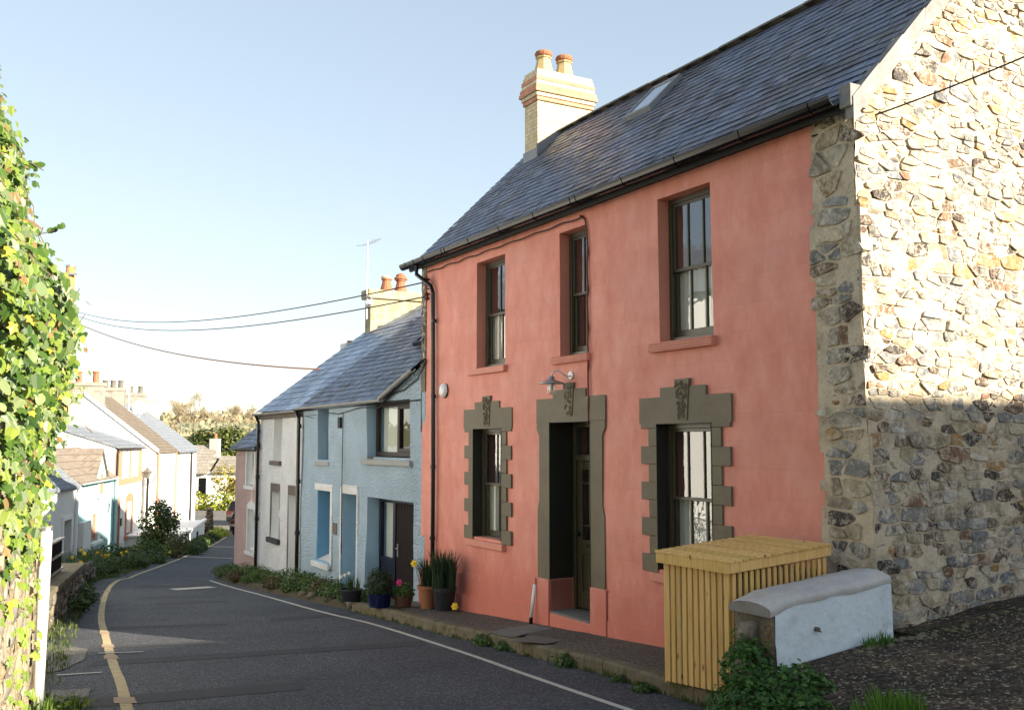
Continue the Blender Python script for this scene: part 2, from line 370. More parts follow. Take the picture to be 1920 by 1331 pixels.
# ------------------------------------------------------------------ wall with openings
class Many:
    def __init__(s): s.l = []
    def build(s, *a, **k):
        return [m.build(*a, **k) for m in s.l]
def wob(s, z, amp): return amp*(nz(s, z, 3.1, .55)*1.4+nz(s, z, 9.7, 1.7)*.5)
def wall(fr, s0, s1, z0, z1, holes, depth=.3, q0=0, amp=.008, step=.25, name='wall', mat='red_paint', parent=None, top=None, skip=None):
    """front face with real openings; hole=(s0,s1,z0,z1[,depth])"""
    S = sorted({round(x, 4) for h in holes for x in h[:2] if s0 < x < s1} | {s0, s1})
    Z = sorted({round(x, 4) for h in holes for x in h[2:4] if z0 < x < z1} | {z0, z1})
    def sub(L):
        o = []
        for a, b in zip(L, L[1:]):
            n = max(1, int((b-a)/step)); o += [a+(b-a)*i/n for i in range(n)]
        return o+[L[-1]]
    S, Z = sub(S), sub(Z); mb = MB()
    def T(s, z):
        if top: z = z0+(z-z0)*(top(s)-z0)/(z1-z0) if z > z1-.45 else z
        return z
    def P(s, z, q=0): return fr(s, q0+q+(wob(s, z, amp) if q == 0 else 0), T(s, z))
    idx = {}
    for i, s in enumerate(S):
        for j, z in enumerate(Z): idx[i, j] = len(mb.v); mb.v.append(P(s, z))
    for i in range(len(S)-1):
        for j in range(len(Z)-1):
            cs, cz = (S[i]+S[i+1])/2, (Z[j]+Z[j+1])/2
            if any(h[0] < cs < h[1] and h[2] < cz < h[3] for h in holes): continue
            mb.f.append((idx[i, j], idx[i+1, j], idx[i+1, j+1], idx[i, j+1])); mb.c.append(None)
    w = mb.build(name, mat, parent, smooth=True)
    many = Many()
    for h in holes:
        mb = MB(); many.l.append(mb); a, b, c, d = h[:4]; dp = h[4] if len(h) > 4 else depth
        e = .0
        def ring(pts):
            for p, q in zip(pts, pts[1:]):
                mb.quad(P(*p), P(*q), fr(q[0], q0+dp, T(*q)), fr(p[0], q0+dp, T(*p)))
        def seg(p, q):
            n = max(1, int(max(abs(p[0]-q[0]), abs(p[1]-q[1]))/step)); return [(p[0]+(q[0]-p[0])*i/n, p[1]+(q[1]-p[1])*i/n) for i in range(n+1)]
        for p, q in (((a, c), (a, d)), ((a, d), (b, d)), ((b, d), (b, c)), ((b, c), (a, c))): ring(seg(p, q))
        # inner lining behind the frame
        t = .25
        for p, q in (((a, c), (a, d)), ((a, d), (b, d)), ((b, d), (b, c)), ((b, c), (a, c))):
            mb.quad(fr(p[0], q0+dp, T(*p)), fr(q[0], q0+dp, T(*q)), fr(q[0], q0+dp+t, T(*q)), fr(p[0], q0+dp+t, T(*p)))
    return w, many

def sash(parent, fr, s0, s1, z0, z1, q, mat='olive_frame', cols=2, rail=.5, lowcols=None, cur='curtain', w=.055, curq=.12, gap=(0, 0), lab=None, curtop=1):
    """vertical sliding sash: outer box frame, upper sash proud of the lower, glazing bars"""
    m = MB(); t = w
    m.box(fr, s0, s0+t, q, q+.1, z0, z1); m.box(fr, s1-t, s1, q, q+.1, z0, z1)
    m.box(fr, s0+t, s1-t, q, q+.1, z1-t, z1); m.box(fr, s0+t, s1-t, q-.02, q+.1, z0, z0+t*1.1)
    zm = z0+(z1-z0)*rail; i0, i1 = s0+t, s1-t; k = .038
    for (a, b, qq, cc) in ((zm-.02, z1-t, q+.02, cols), (z0+t*1.1, zm+.02, q+.055, lowcols or cols)):
        bot = .085 if a < zm-.1 else .04
        m.box(fr, i0, i0+k, qq, qq+.035, a, b); m.box(fr, i1-k, i1, qq, qq+.035, a, b)
        m.box(fr, i0+k, i1-k, qq, qq+.035, a, a+bot); m.box(fr, i0+k, i1-k, qq, qq+.035, b-.04, b)
        for c in range(1, cc):
            x = i0+(i1-i0)*c/cc; m.box(fr, x-.011, x+.011, qq+.002, qq+.033, a+bot, b-.04)
    o = m.build('window', mat, parent, bevel=.004)
    if lab: o['label'] = lab
    g = MB(); g.quad(fr(i0+.02, q+.038, zm), fr(i1-.02, q+.038, zm), fr(i1-.02, q+.038, z1-t), fr(i0+.02, q+.038, z1-t))
    g.quad(fr(i0+.02, q+.073, z0+.06), fr(i1-.02, q+.073, z0+.06), fr(i1-.02, q+.073, zm), fr(i0+.02, q+.073, zm))
    g.build('pane', 'window_glass', o)
    if cur:
        c = MB(); a, b = s0+.02+gap[0], s1-.02-gap[1]; n = 26; zt = z0+(z1-.03-z0)*curtop
        pts = [(a+(b-a)*i/n, q+curq+.05*math.sin(i*1.7)+.02*math.sin(i*.6)) for i in range(n+1)]
        for p, r in zip(pts, pts[1:]): c.quad(fr(p[0], p[1], z0+.05), fr(r[0], r[1], z0+.05), fr(r[0], r[1], zt), fr(p[0], p[1], zt))
        c.build('curtain', cur, o, smooth=True)
    return o

def casement(parent, fr, s0, s1, z0, z1, q, mat, cols=(1,), cur=None, w=.06, lab=None):
    m = MB(); m.box(fr, s0, s0+w, q, q+.07, z0, z1); m.box(fr, s1-w, s1, q, q+.07, z0, z1); m.box(fr, s0+w, s1-w, q, q+.07, z1-w, z1); m.box(fr, s0+w, s1-w, q, q+.07, z0, z0+w)
    tot = sum(cols); x = s0
    for c in cols[:-1]:
        x += (s1-s0)*c/tot; m.box(fr, x-w*.6, x+w*.6, q-.005, q+.07, z0+w, z1-w)
    o = m.build('window', mat, parent, bevel=.004)
    if lab: o['label'] = lab
    g = MB(); g.quad(fr(s0+w, q+.04, z0+w), fr(s1-w, q+.04, z0+w), fr(s1-w, q+.04, z1-w), fr(s0+w, q+.04, z1-w)); g.build('pane', 'window_glass', o)
    if cur:
        c = MB(); c.box(fr, cur[0], cur[1], q+.12, q+.14, z0+.03, z1-.03); c.build('curtain', 'curtain', o)
    return o

# ------------------------------------------------------------------ rubble masonry
SC = [(.22,.18,.14),(.27,.215,.15),(.18,.17,.165),(.17,.175,.18),(.32,.25,.16),(.075,.05,.042),(.13,.08,.055),(.38,.31,.20),(.34,.27,.18),(.27,.235,.19),(.05,.045,.045),(.33,.19,.075),(.20,.20,.20),(.42,.36,.26),(.24,.24,.235),(.20,.11,.07),(.36,.31,.24),(.14,.15,.17)]
def clip(poly, nx, ny, c):
    out = []
    for i in range(len(poly)):
        a, b = poly[i], poly[(i+1) % len(poly)]
        da, db = a[0]*nx+a[1]*ny-c, b[0]*nx+b[1]*ny-c
        if da <= 0: out.append(a)
        if (da < 0 < db) or (db < 0 < da):
            t = da/(da-db); out.append((a[0]+(b[0]-a[0])*t, a[1]+(b[1]-a[1])*t))
    return out
def rubble(P, x0, x1, z0, z1, size=.19, asp=1.75, gap=.016, hgt=.035, inside=None, seed=1, dark=1.0, pal=SC, minr=.45):
    """irregular coursed rubble. P(x,z,h)->world. stones are separate domed lumps in one mesh"""
    r = random.Random(seed); seeds = []; rows = []; z = z0-size*.3
    while z < z1+size:
        h = size/asp*r.choice((.5, .7, .9, 1.0, 1.3, 1.7))*r.uniform(.85, 1.15); x = x0-size*r.random()
        while x < x1+size:
            w = size*r.choice((.35, .5, .6, .8, 1, 1.2, 1.5, 2.1))*r.uniform(.8, 1.15)
            seeds.append((x+w/2, z+h/2+r.uniform(-.22, .22)*h, (min(w, h*2.6)*.5)))
            x += w
        z += h
    cell = size*2; grid = {}
    for i, sd in enumerate(seeds): grid.setdefault((int(sd[0]//cell), int(sd[1]//cell)), []).append(i)
    mb = MB()
    for i, (x, y, w) in enumerate(seeds):
        if inside and not inside(x, y): continue
        if not (x0 <= x <= x1 and z0 <= y <= z1): continue
        poly = [(x-size*1.6, y-size), (x+size*1.6, y-size), (x+size*1.6, y+size), (x-size*1.6, y+size)]
        poly = [(max(x0, min(x1, a)), max(z0, min(z1, b))) for a, b in poly]
        gx, gy = int(x//cell), int(y//cell)
        for dx in (-1, 0, 1):
            for dy in (-1, 0, 1):
                for j in grid.get((gx+dx, gy+dy), ()):
                    if j == i or len(poly) < 3: continue
                    X, Y, W = seeds[j]; ex, ey = X-x, (Y-y)*asp
                    d2 = ex*ex+ey*ey
                    if d2 > (4*size)**2 or d2 < 1e-9: continue
                    k = .5+(w*w-W*W)/(2*d2)*.55; k = max(.3, min(.7, k))
                    nx, ny = ex, ey*asp; L = math.hypot(nx, ny)
                    c = (nx*(x+ (X-x)*k)+ny*(y+(Y-y)*k))/L - gap*.5*r.uniform(.5, 1.6)
                    poly = clip(poly, nx/L, ny/L, c)
        if len(poly) < 3: continue
        for it in range(1):
            q = []
            for a, b in zip(poly, poly[1:]+poly[:1]):
                t = r.uniform(.06, .17)
                q += [(a[0]*(1-t)+b[0]*t, a[1]*(1-t)+b[1]*t), (a[0]*t+b[0]*(1-t), a[1]*t+b[1]*(1-t))]
            # drop near-duplicates
            o = []
            for p in q:
                if not o or math.hypot(p[0]-o[-1][0], p[1]-o[-1][1]) > .006: o.append(p)
            poly = o
            if len(poly) < 4: break
        if len(poly) < 4: continue
        cx = sum(p[0] for p in poly)/len(poly); cy = sum(p[1] for p in poly)/len(poly)
        H = hgt*r.uniform(.15, 1.2); base = pal[int(r.random()*len(pal))]; k = r.uniform(.75, 1.3)*dark
        col = tuple(c*k for c in base); tx, ty = r.uniform(-.07, .07), r.uniform(-.07, .07)
        if r.random() < .12: H *= 1.6
        n = len(poly); b0 = len(mb.v)
        for sc2, hh in ((1.0, -.03), (.985, H*.75), (.94, H)):
            for p in poly:
                px, py = cx+(p[0]-cx)*sc2, cy+(p[1]-cy)*sc2
                j = nz(px, py, seed*3.3, 16)*.012+nz(px, py, seed, 6)*.010 if hh > 0 else 0
                mb.v.append(P(px+(nz(px, py, 5, 15)*.016), py+nz(py, px, 8, 15)*.014, hh+j+(tx*(px-cx)+ty*(py-cy) if hh > 0 else 0)))
        mb.v.append(P(cx, cy, H*1.05))
        for k_ in range(2):
            for a in range(n): mb.f.append((b0+k_*n+a, b0+k_*n+(a+1) % n, b0+(k_+1)*n+(a+1) % n, b0+(k_+1)*n+a)); mb.c.append(col)
        for a in range(n): mb.f.append((b0+2*n+a, b0+2*n+(a+1) % n, b0+3*n)); mb.c.append(col)
    return mb
def sheet(P, x0, x1, z0, z1, step=.06, amp=.012, inside=None, seed=2, sc3=6, off=0):
    mb = MB(); nx = max(1, int((x1-x0)/step)); nz_ = max(1, int((z1-z0)/step)); idx = {}
    for i in range(nx+1):
        for j in range(nz_+1):
            x = x0+(x1-x0)*i/nx; z = z0+(z1-z0)*j/nz_
            idx[i, j] = len(mb.v); mb.v.append(P(x, z, off+amp*(nz(x, z, seed, sc3)+.6*nz(x, z, seed+4, sc3*2.7))))
    for i in range(nx):
        for j in range(nz_):
            if inside and not inside(x0+(x1-x0)*(i+.5)/nx, z0+(z1-z0)*(j+.5)/nz_): continue
            mb.f.append((idx[i, j], idx[i+1, j], idx[i+1, j+1], idx[i, j+1])); mb.c.append(None)
    return mb

# ------------------------------------------------------------------ slates
def slates(fr, s0, s1, prof, gauge=.2, width=.26, seed=3, warp=None, cols=None, th=.008, jag=.012):
    r = random.Random(seed); mb = MB()
    L = [0]
    for (a, b), (c, d) in zip(prof, prof[1:]): L.append(L[-1]+math.hypot(c-a, d-b))
    def at(t):
        t = max(0, t)
        for i in range(len(prof)-1):
            if t <= L[i+1] or i == len(prof)-2:
                k = (t-L[i])/(L[i+1]-L[i]); a, b = prof[i], prof[i+1]
                return a[0]+(b[0]-a[0])*k, a[1]+(b[1]-a[1])*k
    def P(s, t, h):
        q, z = at(t); q2, z2 = at(t+.05); n = math.hypot(q2-q, z2-z) or 1
        if warp: z += warp(s, q)
        z += .02*nz(s, t, seed, .5)
        return fr(s, q-h*(z2-z)/n*0-h*.7, z+h*.7)
    row = 0; t = 0
    while t < L[-1]-.02:
        x = s0-(width*.5 if row % 2 else 0)-r.uniform(0, .03)
        while x < s1:
            w = width*r.uniform(.9, 1.1); a, b = max(s0, x), min(s1, x+w-.006)
            x += w
            if b-a < .03: continue
            e = min(t+gauge*1.35, L[-1]); j = r.uniform(-jag, jag); j2 = j+r.uniform(-jag*.5, jag*.5)
            k = r.uniform(.6, 1.5); c0 = r.choice(cols or [(.085, .095, .125), (.075, .08, .095), (.10, .11, .145), (.095, .08, .10), (.07, .068, .07)])
            c = tuple(v*k for v in c0); h1 = .019+r.uniform(-.003, .006); h0 = .004
            ta = t+j if row else t-.03; tb = t+j2 if row else t-.03
            v = [P(a, ta, h1), P(b, tb, h1), P(b, e, h0), P(a, e, h0), P(a, ta, h1-.007), P(b, tb, h1-.007)]
            mb.add(v, [(0, 1, 2, 3), (4, 5, 1, 0)], c)
        row += 1; t += gauge
    return mb

# ------------------------------------------------------------------ foliage
def leaf_shape(kind):
    if kind == 'ivy':
        h = [(0, 0), (.22, -.14), (.46, .02), (.30, .26), (.50, .52), (.22, .58), (0, 1)]
    elif kind == 'round': h = [(0, 0), (.3, .2), (.38, .5), (.22, .85), (0, 1)]
    elif kind == 'blade': h = [(0, 0), (.06, .1), (.07, .6), (0, 1)]
    else: h = [(0, 0), (.24, .4), (0, 1)]
    return h
def put_leaf(mb, p, nrm, size, col, kind='round', r=rnd, fold=.25, down=None):
    nrm = nrm.normalized()
    t = down if down is not None else Vector((r.uniform(-1, 1), r.uniform(-1, 1), r.uniform(-1, 1)))
    t = (t-nrm*t.dot(nrm))
    if t.length < 1e-4: t = Vector((1, 0, .3))
    t.normalize(); b = nrm.cross(t); h = leaf_shape(kind); n = len(h); base = len(mb.v)
    for sg in (1, -1):
        pts = h if sg == 1 else h[1:-1]
        for x, y in pts: mb.v.append(p+t*(y*size)+b*(sg*x*size)+nrm*(-abs(x)*fold*size-(y-.5)**2*.25*size))
    a = list(range(base, base+n)); m2 = [base]+list(range(base+n, base+2*n-2))+[base+n-1]
    mb.f.append(tuple(a)); mb.c.append(col); mb.f.append(tuple(m2[::-1])); mb.c.append(tuple(c*.92 for c in col))
def colr(r, a, b, v=.25):
    t = r.random(); k = 1+r.uniform(-v, v)
    return tuple((x+(y-x)*t)*k for x, y in zip(a, b))
G1, G2 = (.030, .060, .014), (.10, .15, .03)
def cloud(blobs, n, size, a=G1, b=G2, kind='round', seed=1, shell=.45, up=.4, mb=None, zmin=None):
    """leaves through the volume of several ellipsoids, denser to the outside, with uneven outline"""
    r = random.Random(seed); mb = mb or MB(); tot = sum(x[3]*x[4]*x[5] for x in blobs)
    tot = sum((x[3]*x[4]*x[5])**.67 for x in blobs)
    for (cx, cy, cz, rx, ry, rz) in blobs:
        k = int(n*(rx*ry*rz)**.67/tot)
        for _ in range(k):
            d = Vector((r.gauss(0, 1), r.gauss(0, 1), r.gauss(0, 1))).normalized()
            q = r.uniform(shell, 1)**.6
            lump = 1+.28*nz(cx+d.x*2, cy+d.y*2, cz+d.z*2, 1.6)+.16*nz(cx+d.x*5, cy+d.y*5, cz+d.z*5, 2.3)
            p = Vector((cx+d.x*rx*q*lump, cy+d.y*ry*q*lump, cz+d.z*rz*q*lump))
            if zmin is not None and p.z < (zmin(p.x, p.y) if callable(zmin) else zmin): continue
            nn = (d+Vector((r.uniform(-.8, .8), r.uniform(-.8, .8), r.uniform(-.5, .8)+up)))
            c = colr(r, a, b)
            put_leaf(mb, p, nn, size*r.uniform(.6, 1.25), c, kind, r)
    return mb
def tufts(pts, n, h, col1, col2, spread=.12, w=.012, seed=3, mb=None, droop=.4):
    r = random.Random(seed); mb = mb or MB()
    for (x, y, z) in pts:
        for _ in range(n):
            a = r.uniform(0, 6.28); d = r.uniform(0, spread); hh = h*r.uniform(.55, 1.15); c = colr(r, col1, col2)
            p0 = Vector((x+math.cos(a)*d, y+math.sin(a)*d, z)); lean = r.uniform(.05, droop)*hh; a2 = a+r.uniform(-1, 1)
            dv = Vector((math.cos(a2), math.sin(a2), 0)); sd = Vector((-dv.y, dv.x, 0))*w*.5
            p1 = p0+dv*lean*.35+Vector((0, 0, hh*.6)); p2 = p0+dv*lean+Vector((0, 0, hh))
            mb.add([p0-sd, p0+sd, p1+sd*.9, p1-sd*.9, p2], [(0, 1, 2, 3), (3, 2, 4)], c)
    return mb
def limb(mb, p, d, length, r0, depth, r, col=None, kink=.25, tips=None, split=3):
    n = 3; pts = [p]; q = p.copy(); dd = d.copy()
    for i in range(n):
        dd = (dd+Vector((r.uniform(-1, 1), r.uniform(-1, 1), r.uniform(-.6, .9)))*kink*.5).normalized(); q = q+dd*length/n; pts.append(q.copy())
    mb.tube(pts, [r0*(1-.5*i/n) for i in range(n+1)], 5 if depth > 1 else 3, col, cap=False)
    if depth == 0:
        if tips is not None: tips.append((q, dd))
        return
    for k in range(split):
        a = r.uniform(.35, .85); ax = Vector((r.uniform(-1, 1), r.uniform(-1, 1), r.uniform(-.3, .6))).normalized()
        nd = (dd+ax*a).normalized(); st = pts[r.choice((2, 3)) if k else 3]
        limb(mb, st, nd, length*r.uniform(.55, .82), r0*.5*(1 if k else 1.1), depth-1, r, col, kink, tips, split)
#PART2
# ================================================================== THE SETTING
LE = [(-30, 11.3), (0, -.7), (9, -4.3), (13.5, -6.15), (19.3, -8.4), (24.8, -10.6), (27.7, -11.4), (33.5, -12.5), (38.6, -13.5), (46, -15.1), (53, -16.4), (63, -18.9), (68, -22)]
LL = [(6, -2.1), (8.7, -3.3), (10, -3.86), (11.55, -4.57), (14.09, -5.69), (16.24, -6.63), (19.26, -7.84), (22.05, -8.9), (25.39, -10.06), (29.69, -11.22), (33.55, -11.97), (38.56, -12.94), (46.04, -14.48), (52.96, -15.68), (63.07, -17.85)]
RE = [(-30, 20), (0, 5.6), (5, 3.45), (9.49, 1.42), (10.59, .98), (11.76, .32), (13.21, -.4), (14.09, -.97), (15.45, -1.64), (18.12, -3.08), (20.8, -4.72), (22.9, -5.9), (24.8, -6.9), (26.3, -7.7), (28, -8.3), (30, -8.8), (40, -10.4), (50, -12.3), (62, -14.3), (68, -11)]
RL = [(6, 2.25), (8.7, 1.01), (10.45, .22), (12.44, -.66), (15.45, -2.13), (17.49, -3.34), (20.84, -5.09), (22.88, -6.2), (24.76, -7.17), (26.4, -7.97)]
def ys(a, b, st): n = max(1, int((b-a)/st)); return [a+(b-a)*i/n for i in range(n+1)]
def strip(name, ea, eb, yy, zf, mat, kind='structure', cross=4, parent=None):
    mb = MB(); n = len(yy); idx = {}
    for i, y in enumerate(yy):
        for j in range(cross+1):
            t = j/cross; a, b = ea(y), eb(y); x = a+(b-a)*t; idx[i, j] = len(mb.v); mb.v.append(Vector((x, y, zf(x, y))))
    for i in range(n-1):
        for j in range(cross): mb.f.append((idx[i, j], idx[i, j+1], idx[i+1, j+1], idx[i+1, j])); mb.c.append(None)
    return mb.build(name, mat, parent, smooth=True, kind=kind)
def hill(x, y):
    h = 7.0*ss(98, 150, y)+19*ss(150, 800, y)+ss(98, 200, y)*(nz(x, y, 1, .012)*3)
    return h
# ground reaching the horizon
mb = MB(); X = [-2500, -1200, -600, -300, -200, -150, -120, -100, -80, -60, -45, -35, -28, -22, -18, -14, -10, -6, -2, 2, 6, 10, 15, 20, 30, 45, 70, 110, 200, 400, 900, 2500]
Y = [-300, -60, -30]+[i*4 for i in range(-6, 26)]+[104+i*8 for i in range(14)]+[240, 300, 380, 480, 600, 750, 1000, 1500, 2500]
for x in X:
    for y in Y: mb.v.append(Vector((x, y, zr(y)-.12+hill(x, y) - (0 if y < 1000 else (y-1000)*.02))))
ny = len(Y)
for i in range(len(X)-1):
    for j in range(ny-1): mb.f.append((i*ny+j, (i+1)*ny+j, (i+1)*ny+j+1, i*ny+j+1)); mb.c.append(None)
mb.build('ground', 'grass_ground', smooth=True, kind='structure')
RZ = lambda x, y: zr(y)
strip('road', lambda y: lerp(LE, y)-.05, lambda y: lerp(RE, y)+.05, ys(-28, 68, 1), RZ, 'road_asphalt')
mb = MB(); mb.add([(-90, 66, -3.45), (60, 66, -3.45), (60, 86, -3.5), (-90, 86, -3.5)], [(0, 1, 2, 3)]); mb.build('crossing_road', 'path_asphalt', kind='structure')
# pavement by the red house, kerb and driveway
def zp(y): return zr(y)+.16
def facx(y, q=0): return 1.0117+(-.4924)*((y-12.9-q*.4924)/.8704)+q*.8704
def kx(y, d=0): return lerp(RE, y)+d
strip('pavement', lambda y: kx(y, .14), lambda y: facx(y)+.1, ys(8.25, 17.9, .35), lambda x, y: zp(y)+.012*nz(x, y, 0, 1.3)-(.02 if x < kx(y, .3) else 0), 'pavement_asphalt', cross=8)
mb = MB(); yy = ys(8.1, 17.6, .31)
for i, (a, b) in enumerate(zip(yy, yy[1:])):
    w = lambda y: .012*nz(y, 3, 0, 2.1); g = .004
    prof = lambda y: [(kx(y)-.01+w(y), zr(y)-.1), (kx(y)+.0+w(y), zp(y)-.035), (kx(y)+.03, zp(y)-.008+w(y)), (kx(y)+.15, zp(y)-.004), (kx(y)+.17, zr(y)-.1)]
    A_, B_ = prof(a+g), prof(b-g); n = len(A_)
    mb.add([(p[0], a+g, p[1]) for p in A_]+[(p[0], b-g, p[1]) for p in B_], [(k, k+1, n+k+1, n+k) for k in range(n-1)]+[tuple(range(n))[::-1], tuple(range(n, 2*n))])
mb.build('kerb', 'kerb_stone', smooth=False, kind='structure')
# a pale concrete strip and an inspection cover let into the pavement
def flat(name, pts, zf, dz, mat, kind='structure'):
    mb = MB(); r = random.Random(len(pts)*3+1); P = []
    for (a, b) in zip(pts, pts[1:]+pts[:1]):
        L = math.hypot(b[0]-a[0], b[1]-a[1]); n = max(1, int(L/.12))
        for i in range(n):
            t = i/n; P.append((a[0]+(b[0]-a[0])*t+r.uniform(-.008, .008), a[1]+(b[1]-a[1])*t+r.uniform(-.008, .008)))
    cx = sum(p[0] for p in P)/len(P); cy = sum(p[1] for p in P)/len(P); K = 5; n = len(P)
    for k in range(1, K+1):
        for p in P:
            x = cx+(p[0]-cx)*k/K; y = cy+(p[1]-cy)*k/K; mb.v.append(Vector((x, y, zf(x, y)+dz)))
    mb.v.append(Vector((cx, cy, zf(cx, cy)+dz)))
    for a in range(n): mb.f.append((a, (a+1) % n, K*n)); mb.c.append(None)
    for k in range(K-1):
        for a in range(n): mb.f.append((k*n+a, (k+1)*n+a, (k+1)*n+(a+1) % n, k*n+(a+1) % n)); mb.c.append(None)
    return mb.build(name, mat, kind=kind)
PZ = lambda x, y: zp(y)+.012*nz(x, y, 0, 1.3)
flat('concrete_strip', [(-.30, 13.05), (-.02, 12.5), (.55, 13.45), (.25, 13.85)], PZ, .004, 'concrete')
flat('inspection_cover', [(-.04, 12.05), (.27, 12.67), (.63, 12.2), (.40, 11.8)], PZ, .004, 'path_slab')
# driveway rising beside the stone gable
def drz(s, q):
    p = F(s, q, 0); e = ss(-2.6, -1.25, q)
    return zr(p.y)*(1-e*.75)+e*(.50+.095*max(0, q+1.4)-.03*(s+4.8)*0)+.03*nz(p.x, p.y, 0, .9)+.012*nz(p.x, p.y, 0, 4)
mb = MB(); S_ = [-4.2-.12*i for i in range(95)]; Q_ = [-2.9+.12*i for i in range(85)]; nq = len(Q_)
for s in S_:
    for q in Q_: mb.v.append(F(s, q, drz(s, q)+(0.006 if q > -2.7 else -.03)))
for i in range(len(S_)-1):
    for j in range(nq-1):
        if S_[i] > -4.7 and Q_[j] < .1 and Q_[j]>-1.5: continue
        if S_[i] > -4.7 and Q_[j] <= -1.5: continue
        mb.f.append((i*nq+j, i*nq+j+1, (i+1)*nq+j+1, (i+1)*nq+j)); mb.c.append(None)
mb.build('driveway', 'gravel_drive', smooth=True, kind='structure')
# loose gravel on it
mb = MB(); r = random.Random(5)
for _ in range(5200):
    s = r.uniform(-8.5, -4.85); q = r.uniform(-1.6, 3.2); k = r.uniform(.004, .013); z = drz(s, q)+.006
    if q < 0 and s > -4.9: continue
    c0 = r.choice([(.22, .20, .17), (.14, .12, .10), (.18, .15, .11), (.09, .08, .07), (.30, .28, .24)]); p = F(s, q, z)
    a = r.uniform(0, 6.28); vs = [p+Vector((math.cos(a+t)*k, math.sin(a+t)*k*r.uniform(.6, 1), 0)) for t in (0, 1.57, 3.14, 4.71)]
    mb.add(vs+[p+Vector((0, 0, k*.8))], [(0, 1, 4), (1, 2, 4), (2, 3, 4), (3, 0, 4)], c0)
stuffm, nt_, b_ = nodes('pebbles'); nt_.links.new(attr(nt_), b_.inputs['Base Color']); b_.inputs['Roughness'].default_value = .9; MATS['pebbles'] = stuffm
tag(mb.build('gravel', 'pebbles', kind='stuff'), 'loose pale gravel scattered over the driveway beside the stone gable', 'gravel')
# verges
strip('garden_bed', lambda y: -28-.2*(y-9), lambda y: lerp(LE, y)+.12, ys(9.4, 66, .8), lambda x, y: zr(y)+.03+.05*nz(x, y, 0, .7)+.06*ss(0, 1.2, lerp(LE, y)-x)-.05*ss(-.05, .12, x-lerp(LE, y)), 'soil', cross=14)
strip('planted_verge', lambda y: kx(y, .05), lambda y: facx(y)+.15 if y < 28.5 else -8.0, ys(17.6, 29.4, .4), lambda x, y: zr(y)+.10*ss(.0, .22, x-kx(y, .05))-.06*(1-ss(.0, .1, x-kx(y, .05)))+.04*nz(x, y, 0, 1.5)*ss(0, .2, x-kx(y, .05)), 'soil', cross=14)
# painted lines
def line(name, tab, y0, y1, w, mat, dz=.004, st=.35):
    def nx(y):
        d = (lerp(tab, y+.3)-lerp(tab, y-.3))/.6; return math.sqrt(1+d*d)
    return strip(name, lambda y: lerp(tab, y)-w/2*nx(y)*(1+.12*nz(y, 1, 0, 3)), lambda y: lerp(tab, y)+w/2*nx(y)*(1+.12*nz(y, 4, 0, 3)), ys(y0, y1, st), lambda x, y: zr(y)+dz, mat, cross=1)
def smooth_tab(t): 
    out = []
    for i in range(len(t)-1):
        p0 = t[max(0, i-1)]; p1 = t[i]; p2 = t[i+1]; p3 = t[min(len(t)-1, i+2)]
        for k in range(6):
            u = k/6; f = lambda a, b, c, d: .5*((2*b)+(-a+c)*u+(2*a-5*b+4*c-d)*u*u+(-a+3*b-3*c+d)*u**3)
            out.append((f(p0[0], p1[0], p2[0], p3[0]), f(p0[1], p1[1], p2[1], p3[1])))
    return out+[t[-1]]
LLs, RLs = smooth_tab(LL), smooth_tab(RL)
line('left_edge_line', LLs, 6.2, 63, .10, 'cream_line', st=.25); line('right_edge_line', RLs, 6.5, 26.3, .075, 'white_line', st=.25)
for yv, w in ((9.15, .2), (11.9, .17), (12.9, .16), (14.3, .14), (20.4, .15), (22.3, .15)):
    x = lerp(LLs, yv); d = (lerp(LLs, yv+.3)-lerp(LLs, yv-.3))/.6
    flat('patch', [(x-w*.5-d*.15, yv-.15), (x+w*.5-d*.15, yv-.15), (x+w*.5+d*.15, yv+.15), (x-w*.5+d*.15, yv+.15)], RZ, .007, 'tan_patch')
for (x0, y0, x1, y1, w) in ((-6.0, 15.1, -4.4, 15.6, .33), (-5.4, 12.9, -3.9, 13.4, .3), (-4.8, 11.6, -1.2, 13.4, .42), (-3.8, 9.3, -2.1, 10.2, .5), (-7.6, 20.6, -6.2, 21.0, .4), (-9.0, 24, -7.6, 24.3, .4), (-3.9, 16.3, -2.6, 17.6, .5), (-6.8, 19.3, -5.6, 19.8, .5)):
    flat('patch', [(x0, y0), (x0+.1, y0-w), (x1+.1, y1-w), (x1, y1)], RZ, .003, 'dark_patch')
flat('stop_mark', [(-7.9, 23.1), (-7.6, 22.75), (-6.95, 23.6), (-7.25, 23.95)], RZ, .004, 'white_line')
flat('footpath', [(-6.05, 13.1), (-5.3, 12.6), (-4.95, 11.7), (-4.85, 10.9), (-5.1, 10.3), (-4.6, 9.9), (-5.5, 9.9), (-6.4, 13.0)], RZ, .008, 'path_asphalt')
flat('footpath', [(-4.55, 9.6), (-4.05, 9.75), (-3.9, 9.3), (-4.25, 8.9), (-4.7, 9.1)], RZ, .008, 'path_asphalt')
for (x0, y0, x1, y1) in ((-4.75, 10.55, -4.35, 10.75), (-5.0, 12.2, -4.5, 12.35)):
    flat('chalk_mark', [(x0, y0), (x0+.02, y0-.05), (x1, y1-.05), (x1, y1)], RZ, .012, 'white_line')

